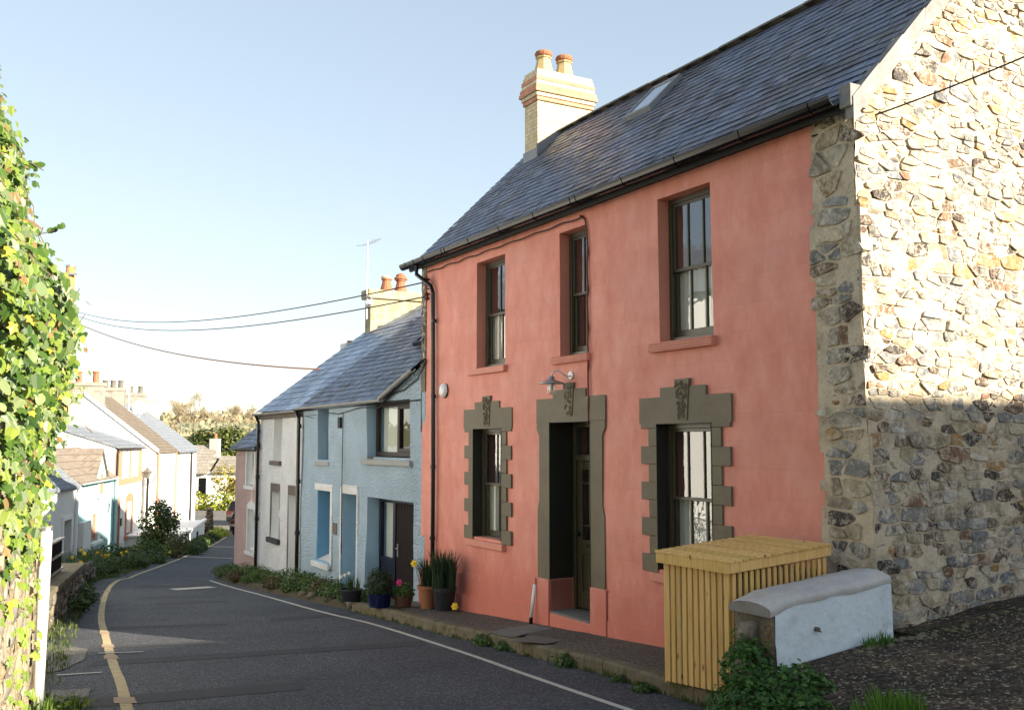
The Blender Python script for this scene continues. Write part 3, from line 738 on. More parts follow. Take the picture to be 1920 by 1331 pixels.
# ================================================================== RED HOUSE
ZG = -1.2
red = thing('terraced_house', 'salmon red two storey house with olive stone surrounds and a rubble gable', 'house', F(0, 0, 0))
H = [(2.27, 3.19, 3.45, 5.18, .15), (.02, .71, 3.45, 5.20, .15), (-2.43, -1.49, 3.45, 5.20, .15),
     (2.35, 3.28, .84, 2.53, .14), (-2.40, -1.43, .84, 2.53, .14), (-.04, .97, .0, 2.59, .36)]
w, lin = wall(F, -3.98, 5.3, ZG, 5.5, H, mat='red_render', parent=red, amp=.012, name='front_wall')
rv = lin.build('window_reveal', 'red_paint', w)
# plinth swelling, following the slope
def plz(s): return .41-.065*max(0, s-1.3)*1.15+.02*max(0, 0.5-s)
def plinth(s0, s1, h, pr, n=14, nm='plinth'):
    mb = MB(); ss_ = [s0+(s1-s0)*i/n for i in range(n+1)]
    for a, b in zip(ss_, ss_[1:]):
        pa, pb = plz(a)+h+.006*nz(a, 0, 0, 2), plz(b)+h+.006*nz(b, 0, 0, 2)
        A0 = [F(a, wob(a, 0, .012)-pr, ZG), F(b, wob(b, 0, .012)-pr, ZG)]
        mb.quad(A0[0], A0[1], F(b, wob(b, pb, .012)-pr, pb), F(a, wob(a, pa, .012)-pr, pa))
        mb.quad(F(a, wob(a, pa, .012)-pr, pa), F(b, wob(b, pb, .012)-pr, pb), F(b, wob(b, pb, .012)+.01, pb+.015), F(a, wob(a, pa, .012)+.01, pa+.015))
    mb.build(nm, 'red_render', w, smooth=True)
plinth(1.27, 5.3, 0, .022); plinth(-3.98, -.42, .02, .022); plinth(1.27, 5.3, -.34, .038); plinth(-3.98, -.42, -.33, .038)
# door jamb plinth blocks and step
mb = MB(); mb.box(F, .97, 1.30, -.045, .36, ZG, .44); mb.box(F, -.40, -.04, -.045, .36, ZG, .47); mb.box(F, -.04, .97, -.03, .1, ZG, -.002)
mb.build('jamb_block', 'red_render', red, bevel=.012)
mb = MB(); mb.box(F, -.039, .969, -.02, .9, -.3, .026); mb.build('door_step', 'concrete', red, bevel=.008)
# painted stone surrounds
def outline(s_l, s_r, zb, zt, key, blocks, wide, nar, mat='olive_paint', name='surround', pr=.028, o=None, botl=None, botr=None, ends=None, head=.33):
    """s_l>s_r (left,right). jambs of width nar with blocks of width wide; stepped head with a keystone"""
    mb = MB(); hz = zt; q0, q1 = -pr, .05
    top1, top2, top3 = zt+head-.03, zt+head+.08, zt+head+.17
    c = (s_l+s_r)/2
    L, R_ = s_l+wide, s_r-wide
    mb.prism([F(L, q0, hz), F(L, q0, top1), F(c+.40, q0, top1), F(c+.40, q0, top2), F(c+.135, q0, top2), F(c+.135, q0, top2-.02), F(c-.135, q0, top2-.02), F(c-.135, q0, top2), F(c-.40, q0, top2), F(c-.40, q0, top1), F(R_, q0, top1), F(R_, q0, hz)], D2*(pr+.05))
    return mb, top3, c
def win_surround(s_l, s_r, zb, zt, nblk, h1, pr=.022):
    mb, top3, c = outline(s_l, s_r, zb, zt, None, None, .32, .13, pr=pr, head=.33)
    for sg, s_e in ((1, s_l), (-1, s_r)):
        z = zt-.06; k = 0
        a, b = s_e, s_e+sg*.30
        mb.box(F, min(a, b), max(a, b), -pr, .05, zt-.055, zt-.001)   # the head block runs a little down the jamb
        zz = zt-.055
        seq = []
        n = nblk*2; hh = (zz-zb)/n
        for i in range(n):
            wd = .155 if i % 2 == 0 else .30
            if i == n-1 and False: wd = .155
            a, b = s_e, s_e+sg*wd
            mb.box(F, min(a, b), max(a, b), -pr-(.0015 if i % 2 else 0), .05, zz-hh*(i+1)+.0, zz-hh*i-.003)
    o = mb.build('surround', 'olive_paint', red, bevel=.005)
    # textured keystone
    r = random.Random(3); kz0, kz1 = zt+.03, top3
    kb = MB(); kb.prism([F(c+.085, -pr-.008, kz0), F(c+.13, -pr-.012, kz1), F(c-.13, -pr-.012, kz1), F(c-.085, -pr-.012, kz0)], D2*.06)
    for _ in range(95):
        z = r.uniform(kz0+.02, kz1-.02); wd = .085+.045*(z-kz0)/(kz1-kz0)-.018; s = c+r.uniform(-wd, wd); a = r.uniform(0, 3.14); l = r.uniform(.012, .03); 
        pts = [F(s+math.cos(a)*l, -pr-.014, z+math.sin(a)*l), F(s, -pr-.022, z+.004), F(s-math.cos(a+.7)*l, -pr-.014, z-math.sin(a+.7)*l)]
        kb.tube(pts, .0045, 4)
    kb.build('keystone', 'olive_paint', o)
    return o
win_surround(3.28, 2.35, .80, 2.53, 4, .3); win_surround(-1.43, -2.40, .80, 2.53, 4, .3)
mb, top3, c = outline(.97, -.04, 0, 2.59, None, None, .34, .3, head=.35, pr=.022)
for sg, s_e, zb in ((1, .97, .44), (-1, -.04, .47)):
    pts = [(0, 2.589), (.33, 2.589), (.33, 2.50), (.285, 2.43), (.265, 2.40), (.265, 1.50), (.30, 1.40), (.31, 1.36), (.31, zb), (0, zb)]
    mb.prism([F(s_e+sg*a, -.022, z) for a, z in pts], D2*.08)
o = mb.build('door_surround', 'olive_paint', red, bevel=.005); r = random.Random(9)
kb = MB(); kb.prism([F(c+.085, -.034, 2.66), F(c+.13, -.034, top3), F(c-.13, -.034, top3), F(c-.085, -.034, 2.66)], D2*.05)
for _ in range(60):
    z = r.uniform(2.68, top3-.02); s = c+r.uniform(-.085, .085); a = r.uniform(0, 3.14); l = r.uniform(.012, .03)
    kb.tube([F(s+math.cos(a)*l, -.034, z+math.sin(a)*l), F(s, -.040, z+.004), F(s-math.cos(a+.7)*l, -.034, z-math.sin(a+.7)*l)], .0045, 4)
kb.build('keystone', 'olive_paint', o)
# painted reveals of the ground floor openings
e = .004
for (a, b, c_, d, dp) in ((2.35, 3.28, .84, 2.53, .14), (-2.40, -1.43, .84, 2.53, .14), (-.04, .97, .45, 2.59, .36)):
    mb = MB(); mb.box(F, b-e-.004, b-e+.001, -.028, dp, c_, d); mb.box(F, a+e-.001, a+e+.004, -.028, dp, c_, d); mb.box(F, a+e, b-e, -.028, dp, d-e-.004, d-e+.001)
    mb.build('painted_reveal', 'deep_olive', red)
# sills
def sill(parent, fr, s0, s1, z0, z1, mat, pr=.07, dots=False, q1=.17):
    mb = MB(); mb.box(fr, s0, s1, -pr, q1, z0, z1)
    o = mb.build('sill', mat, parent, bevel=.01)
    if dots:
        k = MB(); n = int((s1-s0)/.035)
        for i in range(n):
            for j in range(3): k.lathe(fr(s0+.03+i*.035, -pr-.001, z0+.025+j*.033), [(.007, -.007), (.009, 0), (.007, .007)], 6)
        k.build('stipple', mat, o)
    return o
sill(red, F, 2.20, 3.40, 3.375, 3.475, 'red_paint'); sill(red, F, -.04, .84, 3.375, 3.475, 'red_paint', dots=True); sill(red, F, -2.48, -1.35, 3.365, 3.475, 'red_paint', dots=True)
sill(red, F, 2.25, 3.42, .70, .80, 'red_paint'); sill(red, F, -2.5, -1.33, .70, .80, 'red_paint')
sash(red, F, 2.28, 3.18, 3.476, 5.175, .15, cols=2, curtop=.5); sash(red, F, .03, .70, 3.476, 5.195, .15, cols=2, lowcols=2, cur=None); sash(red, F, -2.42, -1.50, 3.476, 5.195, .15, cols=3, curtop=.5)
sash(red, F, 2.36, 3.27, .80, 2.525, .14, cols=2, curtop=.5); sash(red, F, -2.39, -1.44, .80, 2.525, .14, cols=3, curtop=.5)
# front door with fanlight
mb = MB(); q = .36
mb.box(F, -.035, .03, q, q+.1, .03, 2.58); mb.box(F, .90, .965, q, q+.1, .03, 2.58); mb.box(F, .03, .90, q, q+.1, 2.52, 2.58); mb.box(F, .03, .90, q-.01, q+.1, 2.06, 2.14)
fr_ = mb.build('door_frame', 'olive_frame', red, bevel=.005)
mb = MB(); mb.quad(F(.03, q+.05, 2.14), F(.90, q+.05, 2.14), F(.90, q+.05, 2.52), F(.03, q+.05, 2.52)); mb.build('fanlight', 'window_glass', fr_)
mb = MB(); a, b = .035, .895; zt = 2.055
for x0, x1 in ((a, a+.11), (b-.11, b), (.44, .49)): mb.box(F, x0, x1, q+.03, q+.075, .05, zt)
for z0, z1 in ((.05, .28), (.80, .98), (zt-.12, zt)): mb.box(F, a+.11, b-.11, q+.031, q+.074, z0, z1)
mb.box(F, a+.11, b-.11, q+.034, q+.07, 1.74, 1.765); mb.box(F, a+.11, b-.11, q+.034, q+.07, 1.16, 1.185)
for x in (a+.22, .60): mb.box(F, x, x+.02, q+.034, q+.07, 1.185, zt-.12)
mb.box(F, a+.11, b-.11, q+.05, q+.065, .28, .80)
for x0, x1 in ((a+.16, .40), (.53, b-.16)): mb.box(F, x0, x1, q+.04, q+.06, .34, .74)
d = mb.build('door', 'olive_frame', red, bevel=.004)
mb = MB(); mb.quad(F(a+.1, q+.055, .98), F(b-.1, q+.055, .98), F(b-.1, q+.055, zt-.1), F(a+.1, q+.055, zt-.1)); mb.build('door_glass', 'window_glass', d)
mb = MB(); mb.box(F, .44, .66, q+.02, q+.03, .88, .93); mb.build('letterbox', 'black_metal', d)
mb = MB(); mb.lathe(F(.83, q+.0, 1.05), [(.01, -.03), (.028, -.015), (.028, .015), (.01, .03)], 10); mb.build('handle', 'black_metal', d, smooth=True)
# quoins of bare stone on the front corner + whole gable
def Pf(x, z, h): return F(x, -h-.012, z)
redge = lambda z: -3.93+.035*nz(z, 2, 0, 1.1)-.05*ss(3.6, 1.5, z)+.012*nz(z, 5, 0, 6)
def gb(q): return min(5.62+1.0*min(q, 4.96-q), 99)
S0 = -4.48
def bat(z): return .10*ss(4.5, .3, z)      # the gable leans out a little towards its foot
qin = lambda x, z: S0-bat(z) < x < redge(z)
sheet(lambda x, z, h: F(max(x, -4.52-bat(z)), -.022-h, z), -4.62, -3.84, -.3, 5.62, .05, .012, lambda x, z: x < redge(z) and x > S0-bat(z)-.01).build('corner_mortar', 'lime_mortar', red, smooth=True)
rubble(lambda x, z, h: F(x, -.022-h, z), -4.60, -3.90, .1, 5.55, .25, 1.9, .022, .018, lambda x, z: S0-bat(z)+.06 < x < redge(z)-.05, seed=21).build('corner_stone', 'rubble', red)
gin = lambda x, z: z < gb(x)-.03
sheet(lambda x, z, h: F(S0-bat(z)-.0-h, x, z), -.03, 4.98, .1, 8.15, .05, .017, gin, off=.004).build('gable_mortar', 'lime_mortar', red, smooth=True)
rubble(lambda x, z, h: F(S0-bat(z)-h, x, z), -.02, 4.96, .2, 8.1, .225, 2.5, .012, .020, lambda x, z: z < gb(x)-.12, seed=11).build('gable_stone', 'rubble', red)
# back, far gable, floor-to-roof shell
mb = MB(); mb.box(F, S0+.05, 5.3, 4.7, 4.95, ZG, 5.6)
mb.prism([F(5.05, .02, ZG), F(5.05, .02, 5.5), F(5.05, 2.48, 8.0), F(5.05, 4.95, 5.55), F(5.05, 4.95, ZG)], D1*.24)
mb.prism([F(S0+.06, .05, ZG), F(S0+.06, .05, 5.5), F(S0+.06, 2.48, 7.95), F(S0+.06, 4.9, 5.55), F(S0+.06, 4.9, ZG)], D1*.2)
mb.box(F, S0+.3, 5.0, .8, 4.6, 2.9, 3.1)
mb.build('shell', 'dark_room', red)
# exposed stone end above the lower neighbour
sheet(lambda x, z, h: F(5.3+h, x, z), -.02, 2.6, 2.5, 8.0, .08, .01, lambda x, z: z < 5.5+x).build('end_mortar', 'old_mortar', red, smooth=True)
sheet(lambda x, z, h: F(x, -.02-h, z), 5.12, 5.3, 3.2, 5.5, .06, .01).build('end_mortar', 'old_mortar', red)
rubble(lambda x, z, h: F(x, -.02-h, z), 5.12, 5.30, 3.55, 5.48, .13, 1.1, .02, .02, seed=4, pal=[(.16, .15, .14), (.2, .19, .17), (.12, .12, .12)]).build('end_stone', 'rubble', red)
# roof
TAN = 1.0; OV = -.16
prof = [(OV, 5.62-.16), (2.48, 5.62-.16+2.64)]
mb = MB(); mb.prism([F(S0-.06, OV, prof[0][1]-.03), F(S0-.06, 2.48, prof[1][1]-.03), F(S0-.06, 2.48, prof[1][1]-.12), F(S0-.06, .1, 5.50), F(S0-.06, OV, prof[0][1]-.10)], D1*(5.5+4.48+.06))
mb.prism([F(S0-.06, 5.1, prof[0][1]), F(S0-.06, 2.48, prof[1][1]-.0), F(S0-.06, 2.48, prof[1][1]-.12), F(S0-.06, 5.0, prof[0][1]-.1)], D1*(5.5+4.54))
rb = mb.build('roof', 'dark_room', red)
wr = lambda s, q: .03*nz(s, q, 4, .35)
slates(F, S0-.10, 5.52, prof, .155, .235, 5, warp=wr).build('slates', 'slate', rb)
mb = MB(); r = random.Random(2); s = S0-.08
while s < 5.4:
    e = min(s+.42, 5.5); z = 8.13+wr(s, 2.48)
    n = 7; pr_ = [(.12*math.cos(math.pi*i/(n-1)), .075*math.sin(math.pi*i/(n-1))) for i in range(n)]
    dz = r.uniform(-.006, .01)
    mb.add([F(s, 2.48+a, z-.03+b+dz) for a, b in pr_]+[F(e-.008, 2.48+a, z-.03+b+dz) for a, b in pr_], [(i, i+1, n+i+1, n+i) for i in range(n-1)]+[tuple(range(n)), tuple(range(2*n-1, n-1, -1))])
    s = e
mb.build('ridge_tiles', 'ridge_clay', rb)
# cement verge slabs along the near rake
mb = MB(); q = -.18; r = random.Random(8)
while q < 2.4:
    L = r.uniform(.34, .46); e = min(q+L, 2.46); z0, z1 = 5.62+q+.0, 5.62+e
    t = r.uniform(-.008, .012)
    mb.prism([F(S0-.12-t-bat(5), q+.01, z0-.17), F(S0-.12-t-bat(5), q+.01, z0+.03), F(S0-.12-t-bat(5), e-.006, z1+.03), F(S0-.12-t-bat(5), e-.006, z1-.17)], D1*.10)
    q = e
mb.build('verge_slab', 'verge_mortar', rb, bevel=.006)
mb = MB(); mb.box(F, S0-.12, S0+.02, -.2, .02, 5.38, 5.60); mb.build('kneeler', 'verge_mortar', rb, bevel=.015)
# skylight
mb = MB(); s0, s1, q0, q1 = .68, 1.34, 1.60, 2.22
def RP(s, q, h): return F(s, q-h*.7, 5.62+q+h*.7)
def rbox(mb, s0, s1, q0, q1, h0, h1):
    P = [RP(s0, q0, h0), RP(s1, q0, h0), RP(s1, q1, h0), RP(s0, q1, h0), RP(s0, q0, h1), RP(s1, q0, h1), RP(s1, q1, h1), RP(s0, q1, h1)]
    mb.add(P, [(0, 1, 2, 3), (4, 7, 6, 5), (0, 4, 5, 1), (1, 5, 6, 2), (2, 6, 7, 3), (3, 7, 4, 0)])
for a in ((s0, s0+.06, q0, q1), (s1-.06, s1, q0, q1), (s0+.06, s1-.06, q0, q0+.05), (s0+.06, s1-.06, q1-.05, q1)): rbox(mb, *a, .0, .085)
sk = mb.build('skylight', 'lead', rb, bevel=.005)
mb = MB(); mb.quad(RP(s0+.05, q0+.05, .07), RP(s1-.05, q0+.05, .07), RP(s1-.05, q1-.05, .07), RP(s0+.05, q1-.05, .07)); mb.build('pane', 'window_glass', sk)
# gutter, fascia, downpipe, brackets
def gutter(parent, fr, s0, s1, q, z, r0, mat, zf=None, name='gutter', deep=1.0):
    mb = MB(); n = 9; st = max(1, int((s1-s0)/.5))
    zf = zf or (lambda s: z)
    prev = None
    for i in range(st+1):
        s = s0+(s1-s0)*i/st
        ring = [fr(s, q+r0*math.cos(math.pi+math.pi*k/(n-1)), zf(s)+r0*deep*math.sin(math.pi+math.pi*k/(n-1))) for k in range(n)]
        ring += [fr(s, q+(r0-.006)*math.cos(2*math.pi-math.pi*k/(n-1)), zf(s)+.001+(r0-.006)*deep*math.sin(2*math.pi-math.pi*k/(n-1))) for k in range(n)]
        b = len(mb.v); mb.v += ring; m_ = len(ring)
        if i in (0, st): mb.f.append(tuple(range(b, b+m_))); mb.c.append(None)
        if prev is not None:
            for k in range(m_): mb.f.append((prev+k, prev+(k+1) % m_, b+(k+1) % m_, b+k)); mb.c.append(None)
        prev = b
    return mb.build(name, mat, parent)
g = gutter(red, F, -4.46, 5.62, -.255, 5.50, .078, 'black_plastic', deep=1.25)
mb = MB(); mb.box(F, -4.48, 5.55, -.165, -.145, 5.385, 5.49); mb.box(F, -4.48, 5.3, -.145, .0, 5.41, 5.43); mb.build('fascia', 'black_metal', red)
mb = MB(); n = 9
for s in (-4.2, -3.25, -2.2, -1.2, -.18, -.05, .9, 1.9, 2.9, 3.75, 3.87, 4.6, 5.0, 5.35):
    mb = MB()
    for k in range(n-1):
        a0, a1 = math.pi+math.pi*k/(n-1), math.pi+math.pi*(k+1)/(n-1); r1 = .087
        mb.quad(F(s, -.255+r1*math.cos(a0), 5.505+r1*1.25*math.sin(a0)), F(s+.035, -.255+r1*math.cos(a0), 5.505+r1*1.25*math.sin(a0)), F(s+.035, -.255+r1*math.cos(a1), 5.505+r1*1.25*math.sin(a1)), F(s, -.255+r1*math.cos(a1), 5.505+r1*1.25*math.sin(a1)))
    mb.build('gutter_bracket', 'black_plastic', g)
mb = MB(); mb.tube([F(5.02, -.25, 5.42), F(5.02, -.25, 5.25), F(4.78, -.08, 5.02), F(4.72, -.07, 4.9), F(4.66, -.07, 2), F(4.66, -.07, -.38)], .036, 10)
for z in (4.4, 3.1, 1.9, .7): mb.lathe(F(4.67, -.07, z), [(.047, -.03), (.047, .03)], 10)
mb.build('downpipe', 'black_plastic', red, smooth=False)
# chimney
ch = MB(); cs0, cs1, cq0, cq1 = 4.50, 4.97, 1.93, 3.13
ch.box(F, cs0, cs1, cq0, cq1, 7.2, 8.62)
chs = ch.build('chimney', 'buff_brick', red)
c2 = MB(); c3 = MB(); z = 8.62
for k, (pr_, pink) in enumerate(((.03, 1), (.05, 0), (.085, 1), (.07, 1), (.045, 0), (.05, 1), (.03, 0), (.01, 0))):
    (c3 if pink else c2).box(F, cs0-pr_, cs1+pr_, cq0-pr_, cq1+pr_, z, z+.074); z += .076
c2.box(F, cs0, cs1, cq0, cq1, 8.6, z); c2.build('corbel', 'buff_brick', chs, bevel=.004); c3.build('corbel_band', 'pink_brick', chs, bevel=.004)
mb = MB(); mb.prism([F(cs0-.02, cq0-.03, 7.45), F(cs0-.02, cq0-.03, 7.78), F(cs0-.02, 2.5, 8.2), F(cs0-.02, 2.5, 8.0)], D1*.02); mb.box(F, cs0, cs1+.02, cq0-.03, cq0-.002, 7.4, 7.72); mb.build('flashing', 'lead', chs)
for q, dz in ((2.2, 0), (2.66, 0)):
    p = F(4.73, q, z-.0)
    mb = MB(); mb.lathe(p, [(.19, -.05), (.185, .03), (.135, .24), (.13, .29), (.155, .30), (.155, .325), (.12, .33)], 8); o = mb.build('chimney_pot', 'buff_clay', chs)
    mb = MB(); mb.lathe(p, [(.12, .325), (.155, .345), (.165, .37), (.165, .405), (.15, .43), (.09, .445), (.02, .445)], 16)
    for k in range(12):
        a = k*math.pi/6; mb.lathe(p+Vector((.163*math.cos(a), .163*math.sin(a), .388)), [(.006, -.012), (.009, 0), (.006, .012)], 5)
    mb.build('pot_cap', 'terracotta', o, smooth=False)
# swan neck lamp, bulkhead lamp, insulators, rod, cable
lp = thing('wall_lamp', 'galvanised swan neck lamp with a glass jar over the olive doorway', 'lamp', F(.43, 0, 3.2))
mb = MB(); b0 = F(.43, 0, 3.21)
mb.tube([F(.43, -.001, 3.21), F(.43, -.02, 3.21)], .055, 18); mb.build('backplate', 'white_plastic', lp)
pts = [F(.42, -.02, 3.20), F(.43, -.06, 3.19), F(.45, -.11, 3.22), F(.47, -.16, 3.26), F(.50, -.20, 3.27), F(.53, -.23, 3.25), F(.545, -.24, 3.2)]
mb = MB(); mb.tube(pts, .010, 8); mb.build('arm', 'steel', lp, smooth=True)
c = F(.55, -.24, 3.10); mb = MB(); mb.lathe(c, [(.17, -.005), (.165, .01), (.10, .035), (.045, .05), (.04, .09), (.012, .10)], 24); mb.build('lamp_shade', 'galvanised', lp, smooth=True)
mb = MB(); mb.lathe(c, [(.045, -.0), (.05, -.06), (.047, -.12), (.02, -.145)], 14); mb.build('glass_jar', 'window_glass', lp, smooth=True)
mb = MB(); mb.lathe(c, [(.02, 0), (.028, -.05), (.02, -.09)], 10)
for k in range(6): a = k*math.pi/3; mb.tube([c+Vector((.053*math.cos(a), .053*math.sin(a), 0)), c+Vector((.053*math.cos(a), .053*math.sin(a), -.13)), c+Vector((0, 0, -.15))], .0025, 4)
mb.build('bulb_cage', 'steel', lp)
bl = thing('bulkhead_lamp', 'pale oval bulkhead lamp beside the black downpipe', 'lamp', F(4.33, 0, 3.18))
mb = MB(); n = 20
def oval(mb, s, z, rs, rz, q0, q1, k=.8):
    b = len(mb.v)
    for (rr, q) in ((1, q0), (1, q0+(q1-q0)*.5), (k, q1), (k*.5, q1-.012)):
        for i in range(n): a = 2*math.pi*i/n; mb.v.append(F(s+rs*rr*math.cos(a), q, z+rz*rr*math.sin(a)))
    for j in range(3):
        for i in range(n): mb.f.append((b+j*n+i, b+j*n+(i+1) % n, b+(j+1)*n+(i+1) % n, b+(j+1)*n+i)); mb.c.append(None)
    mb.f.append(tuple(range(b+3*n, b+4*n))); mb.c.append(None)
oval(mb, 4.33, 3.18, .125, .125, 0, -.045); mb.build('housing', 'black_plastic', bl); mb = MB(); oval(mb, 4.33, 3.185, .115, .12, -.02, -.085); mb.build('lens', 'white_plastic', bl, smooth=True)
ins = thing('insulator_bracket', 'brown ceramic insulators bolted up by the left end of the gutter', 'insulator', F(5.0, 0, 5.0))
for z in (5.12, 4.86):
    mb = MB(); mb.lathe(F(4.93, -.09, z), [(.02, -.07), (.05, -.05), (.05, -.03), (.03, -.015), (.03, .015), (.055, .03), (.055, .05), (.02, .07)], 12); mb.build('insulator', 'insulator', ins, smooth=True)
mb = MB(); mb.tube([F(4.93, -.09, 4.75), F(4.93, -.09, 5.24)], .01, 6); mb.tube([F(4.93, -.09, 5.0), F(4.93, .0, 5.0)], .012, 6); mb.build('bracket', 'insulator', ins)
mb = MB(); r = random.Random(1)
pts = [F(.14, -.03, 5.33), F(.03, -.03, 5.26)]+[F(-.015+.008*math.sin(i*1.3), -.025, 5.2-.1*i) for i in range(1, 27)]+[F(-.02, -.05, 2.55)]
mb.tube(pts, [.012 if i % 5 else .019 for i in range(len(pts))], 6); tag(mb.build('cable', 'insulator'), 'dark red painted cable clipped down the wall above the doorway', 'cable')
mb = MB(); pts = [F(5.0-.1*i, -.05-.008*math.sin(i), 5.30+.012*math.sin(i*.9)) for i in range(50)]
mb.tube(pts, .010, 5); tag(mb.build('cable', 'cable'), 'thin black cable running just below the long black gutter', 'cable')
rod = thing('marker_pole', 'short white plastic pole with black foot leaning on red wall left of door', 'pole', F(1.42, -.1, -.2))
mb = MB(); mb.tube([F(1.32, -.11, zp(14.1)+.1), F(1.30, -.06, .34)], .024, 12); mb.build('tube', 'white_plastic', rod, smooth=True)
mb = MB(); mb.tube([F(1.322, -.112, zp(14.1)-.0), F(1.32, -.11, zp(14.1)+.1)], .027, 12); mb.build('foot', 'black_plastic', rod)
mb = MB(); mb.tube([F(1.30, -.06, .34), F(1.297, -.055, .43)], .018, 10); mb.build('cap', 'red_paint', rod)

# ================================================================== BLUE AND WHITE HOUSES
SL = .78
PR2 = [(-.12, 3.10), (2.9, 5.42), (4.6, 6.35)]
def warpb(s, q): return .58*max(0, min(1, (7.0-s)/1.86))*ss(2.2, -.1, q)+.03*nz(s, q, 1, .4)
blue = thing('terraced_house', 'pale blue roughcast cottage with brown framed window and dark plank door', 'house', F(8.6, 0, -.7))
HB = [(5.80, 7.98, 2.03, 3.10, .2), (10.17, 10.95, 1.93, 3.06, .22), (10.05, 11.0, -.28, 1.25, .42), (8.45, 9.34, -1.3, 1.25, .55), (5.62, 7.95, -1.3, 1.24, .28)]
w, lin = wall(F, 5.14, 12.2, -1.6, 3.15, HB, mat='blue_roughcast', parent=blue, amp=.035, name='front_wall', q0=.0)
mb = MB(); SS = [5.14+.1*i for i in range(20)]
for a, b in zip(SS, SS[1:]): mb.quad(F(a, wob(a, 3.15, .035), 3.15), F(b, wob(b, 3.15, .035), 3.15), F(b, 0, 3.17+.56*max(0, (6.99-b)/1.86)), F(a, 0, 3.17+.56*max(0, (6.99-a)/1.86)))
mb.build('wall_head', 'blue_roughcast', w, smooth=True)
lin.build('reveal', 'blue_paint', w)
sill(blue, F, 5.68, 8.12, 1.88, 1.985, 'grey_stone_sill', .07); sill(blue, F, 10.1, 11.05, 1.80, 1.89, 'grey_stone_sill', .06)
mb = MB(); mb.box(F, 5.8, 7.98, .02, .2, 1.985, 2.03); mb.build('sill', 'brown_frame', blue)
casement(blue, F, 5.81, 7.97, 2.04, 3.09, .2, 'brown_frame', (1.0, 1.15), w=.09, cur=(6.95, 7.85))
mb = MB(); mb.box(F, 5.9, 6.85, .19, .27, 2.13, 2.2); mb.box(F, 5.9, 6.85, .19, .27, 2.95, 3.0); mb.box(F, 5.9, 5.97, .19, .27, 2.2, 2.95); mb.box(F, 6.78, 6.85, .19, .27, 2.2, 2.95); mb.build('opening_sash', 'brown_frame', blue, bevel=.006)
casement(blue, F, 10.18, 10.94, 1.94, 3.05, .22, 'brown_frame', (1,), w=.07)
casement(blue, F, 10.06, 10.99, -.22, 1.24, .42, 'brown_frame', (1, 1), w=.07)
mb = MB()
mb.box(F, 9.98, 11.12, -.02, .02, 1.25, 1.40); mb.box(F, 9.92, 10.05, -.021, .02, -.32, 1.41); mb.box(F, 8.38, 8.45, -.02, .02, -1.3, 1.25); mb.box(F, 9.34, 9.42, -.02, .02, -1.3, 1.38); mb.box(F, 8.40, 9.34, -.022, .02, 1.25, 1.43)
mb.prism([F(9.95, -.09, -.42), F(11.1, -.09, -.42), F(11.1, .4, -.22), F(9.95, .4, -.22), ], Vector((0, 0, -.0))+Vector((0, 0, .09)))
mb.build('band', 'white_roughcast', w, bevel=.006)
mb = MB(); mb.box(F, 9.99, 11.05, -.07, .42, -.37, -.285); mb.build('sill', 'blue_paint', blue, bevel=.01)
mb = MB(); mb.box(F, 10.96, 10.995, .01, .41, -.27, 1.24); mb.build('painted_reveal', 'bright_blue_paint', w)
# plank door with side light
mb = MB(); q = .28
mb.box(F, 7.86, 7.95, q, q+.08, -1.2, 1.235); mb.box(F, 7.12, 7.24, q, q+.08, -1.2, 1.235); mb.box(F, 7.24, 7.86, q, q+.08, 1.14, 1.235); mb.box(F, 7.24, 7.86, q+.01, q+.07, -1.2, .0); mb.box(F, 7.24, 7.86, q, q+.08, .0, .08); mb.box(F, 5.63, 7.12, q, q+.08, 1.16, 1.235)
o = mb.build('side_panel', 'navy_paint', blue, bevel=.005)
mb = MB(); mb.quad(F(7.24, q+.04, .08), F(7.86, q+.04, .08), F(7.86, q+.04, 1.14), F(7.24, q+.04, 1.14)); mb.build('pane', 'window_glass', o)
mb = MB(); mb.box(F, 7.3, 7.8, q+.1, q+.12, .05, 1.14); mb.build('curtain', 'curtain', o)
mb = MB(); x = 5.66; 
while x < 7.1: mb.box(F, x, min(x+.128, 7.11), q+.02, q+.07, -.75, 1.155); x += .134
dr = mb.build('door', 'brown_door', blue, bevel=.008)
mb = MB(); mb.box(F, 6.98, 7.03, q+.0, q+.02, .13, .38); mb.tube([F(7.0, q, .30), F(7.0, q-.04, .30), F(6.9, q-.045, .30)], .009, 6); mb.build('handle', 'steel', dr)
mb = MB(); mb.tube([F(6.2+.045*math.cos(a), q+.005, .66+.05*math.sin(a)) for a in [i*.5 for i in range(13)]], .012, 5); mb.box(F, 6.17, 6.23, q+.0, q+.02, .70, .75); mb.build('door_knocker', 'black_metal', dr)
mb = MB(); mb.box(F, 8.5, 9.3, .5, .55, -1.0, 1.25); mb.build('door', 'blue_paint', blue)
mb = MB(); mb.box(F, 9.60, 9.84, -.025, .0, .36, .60); pq = mb.build('name_plate', 'brown_lintel', blue, bevel=.006)
mb = MB(); mb.box(F, 5.3, 12.15, 4.5, 4.7, -1.5, 5.9); mb.build('shell', 'dark_room', blue)
rt = MB(); rt.prism([F(5.3, -.05, 3.05), F(5.3, 2.9, 5.36), F(5.3, 4.6, 6.3), F(5.3, 7.5, 4.2), F(5.3, 7.5, 3.9), F(5.3, 2.9, 5.1)], D1*6.85); rb = rt.build('roof', 'dark_room', blue)
slates(F, 5.14, 12.16, PR2, .20, .27, 15, warp=lambda s, q: warpb(s, q)+.02, cols=[(.075, .09, .12), (.065, .075, .095), (.09, .105, .14), (.06, .065, .08)]).build('slates', 'slate', rb)
mb = MB(); 
def RB(s, q, h): return F(s, q-h*.6, 3.20+SL*q+.06+h*.78)
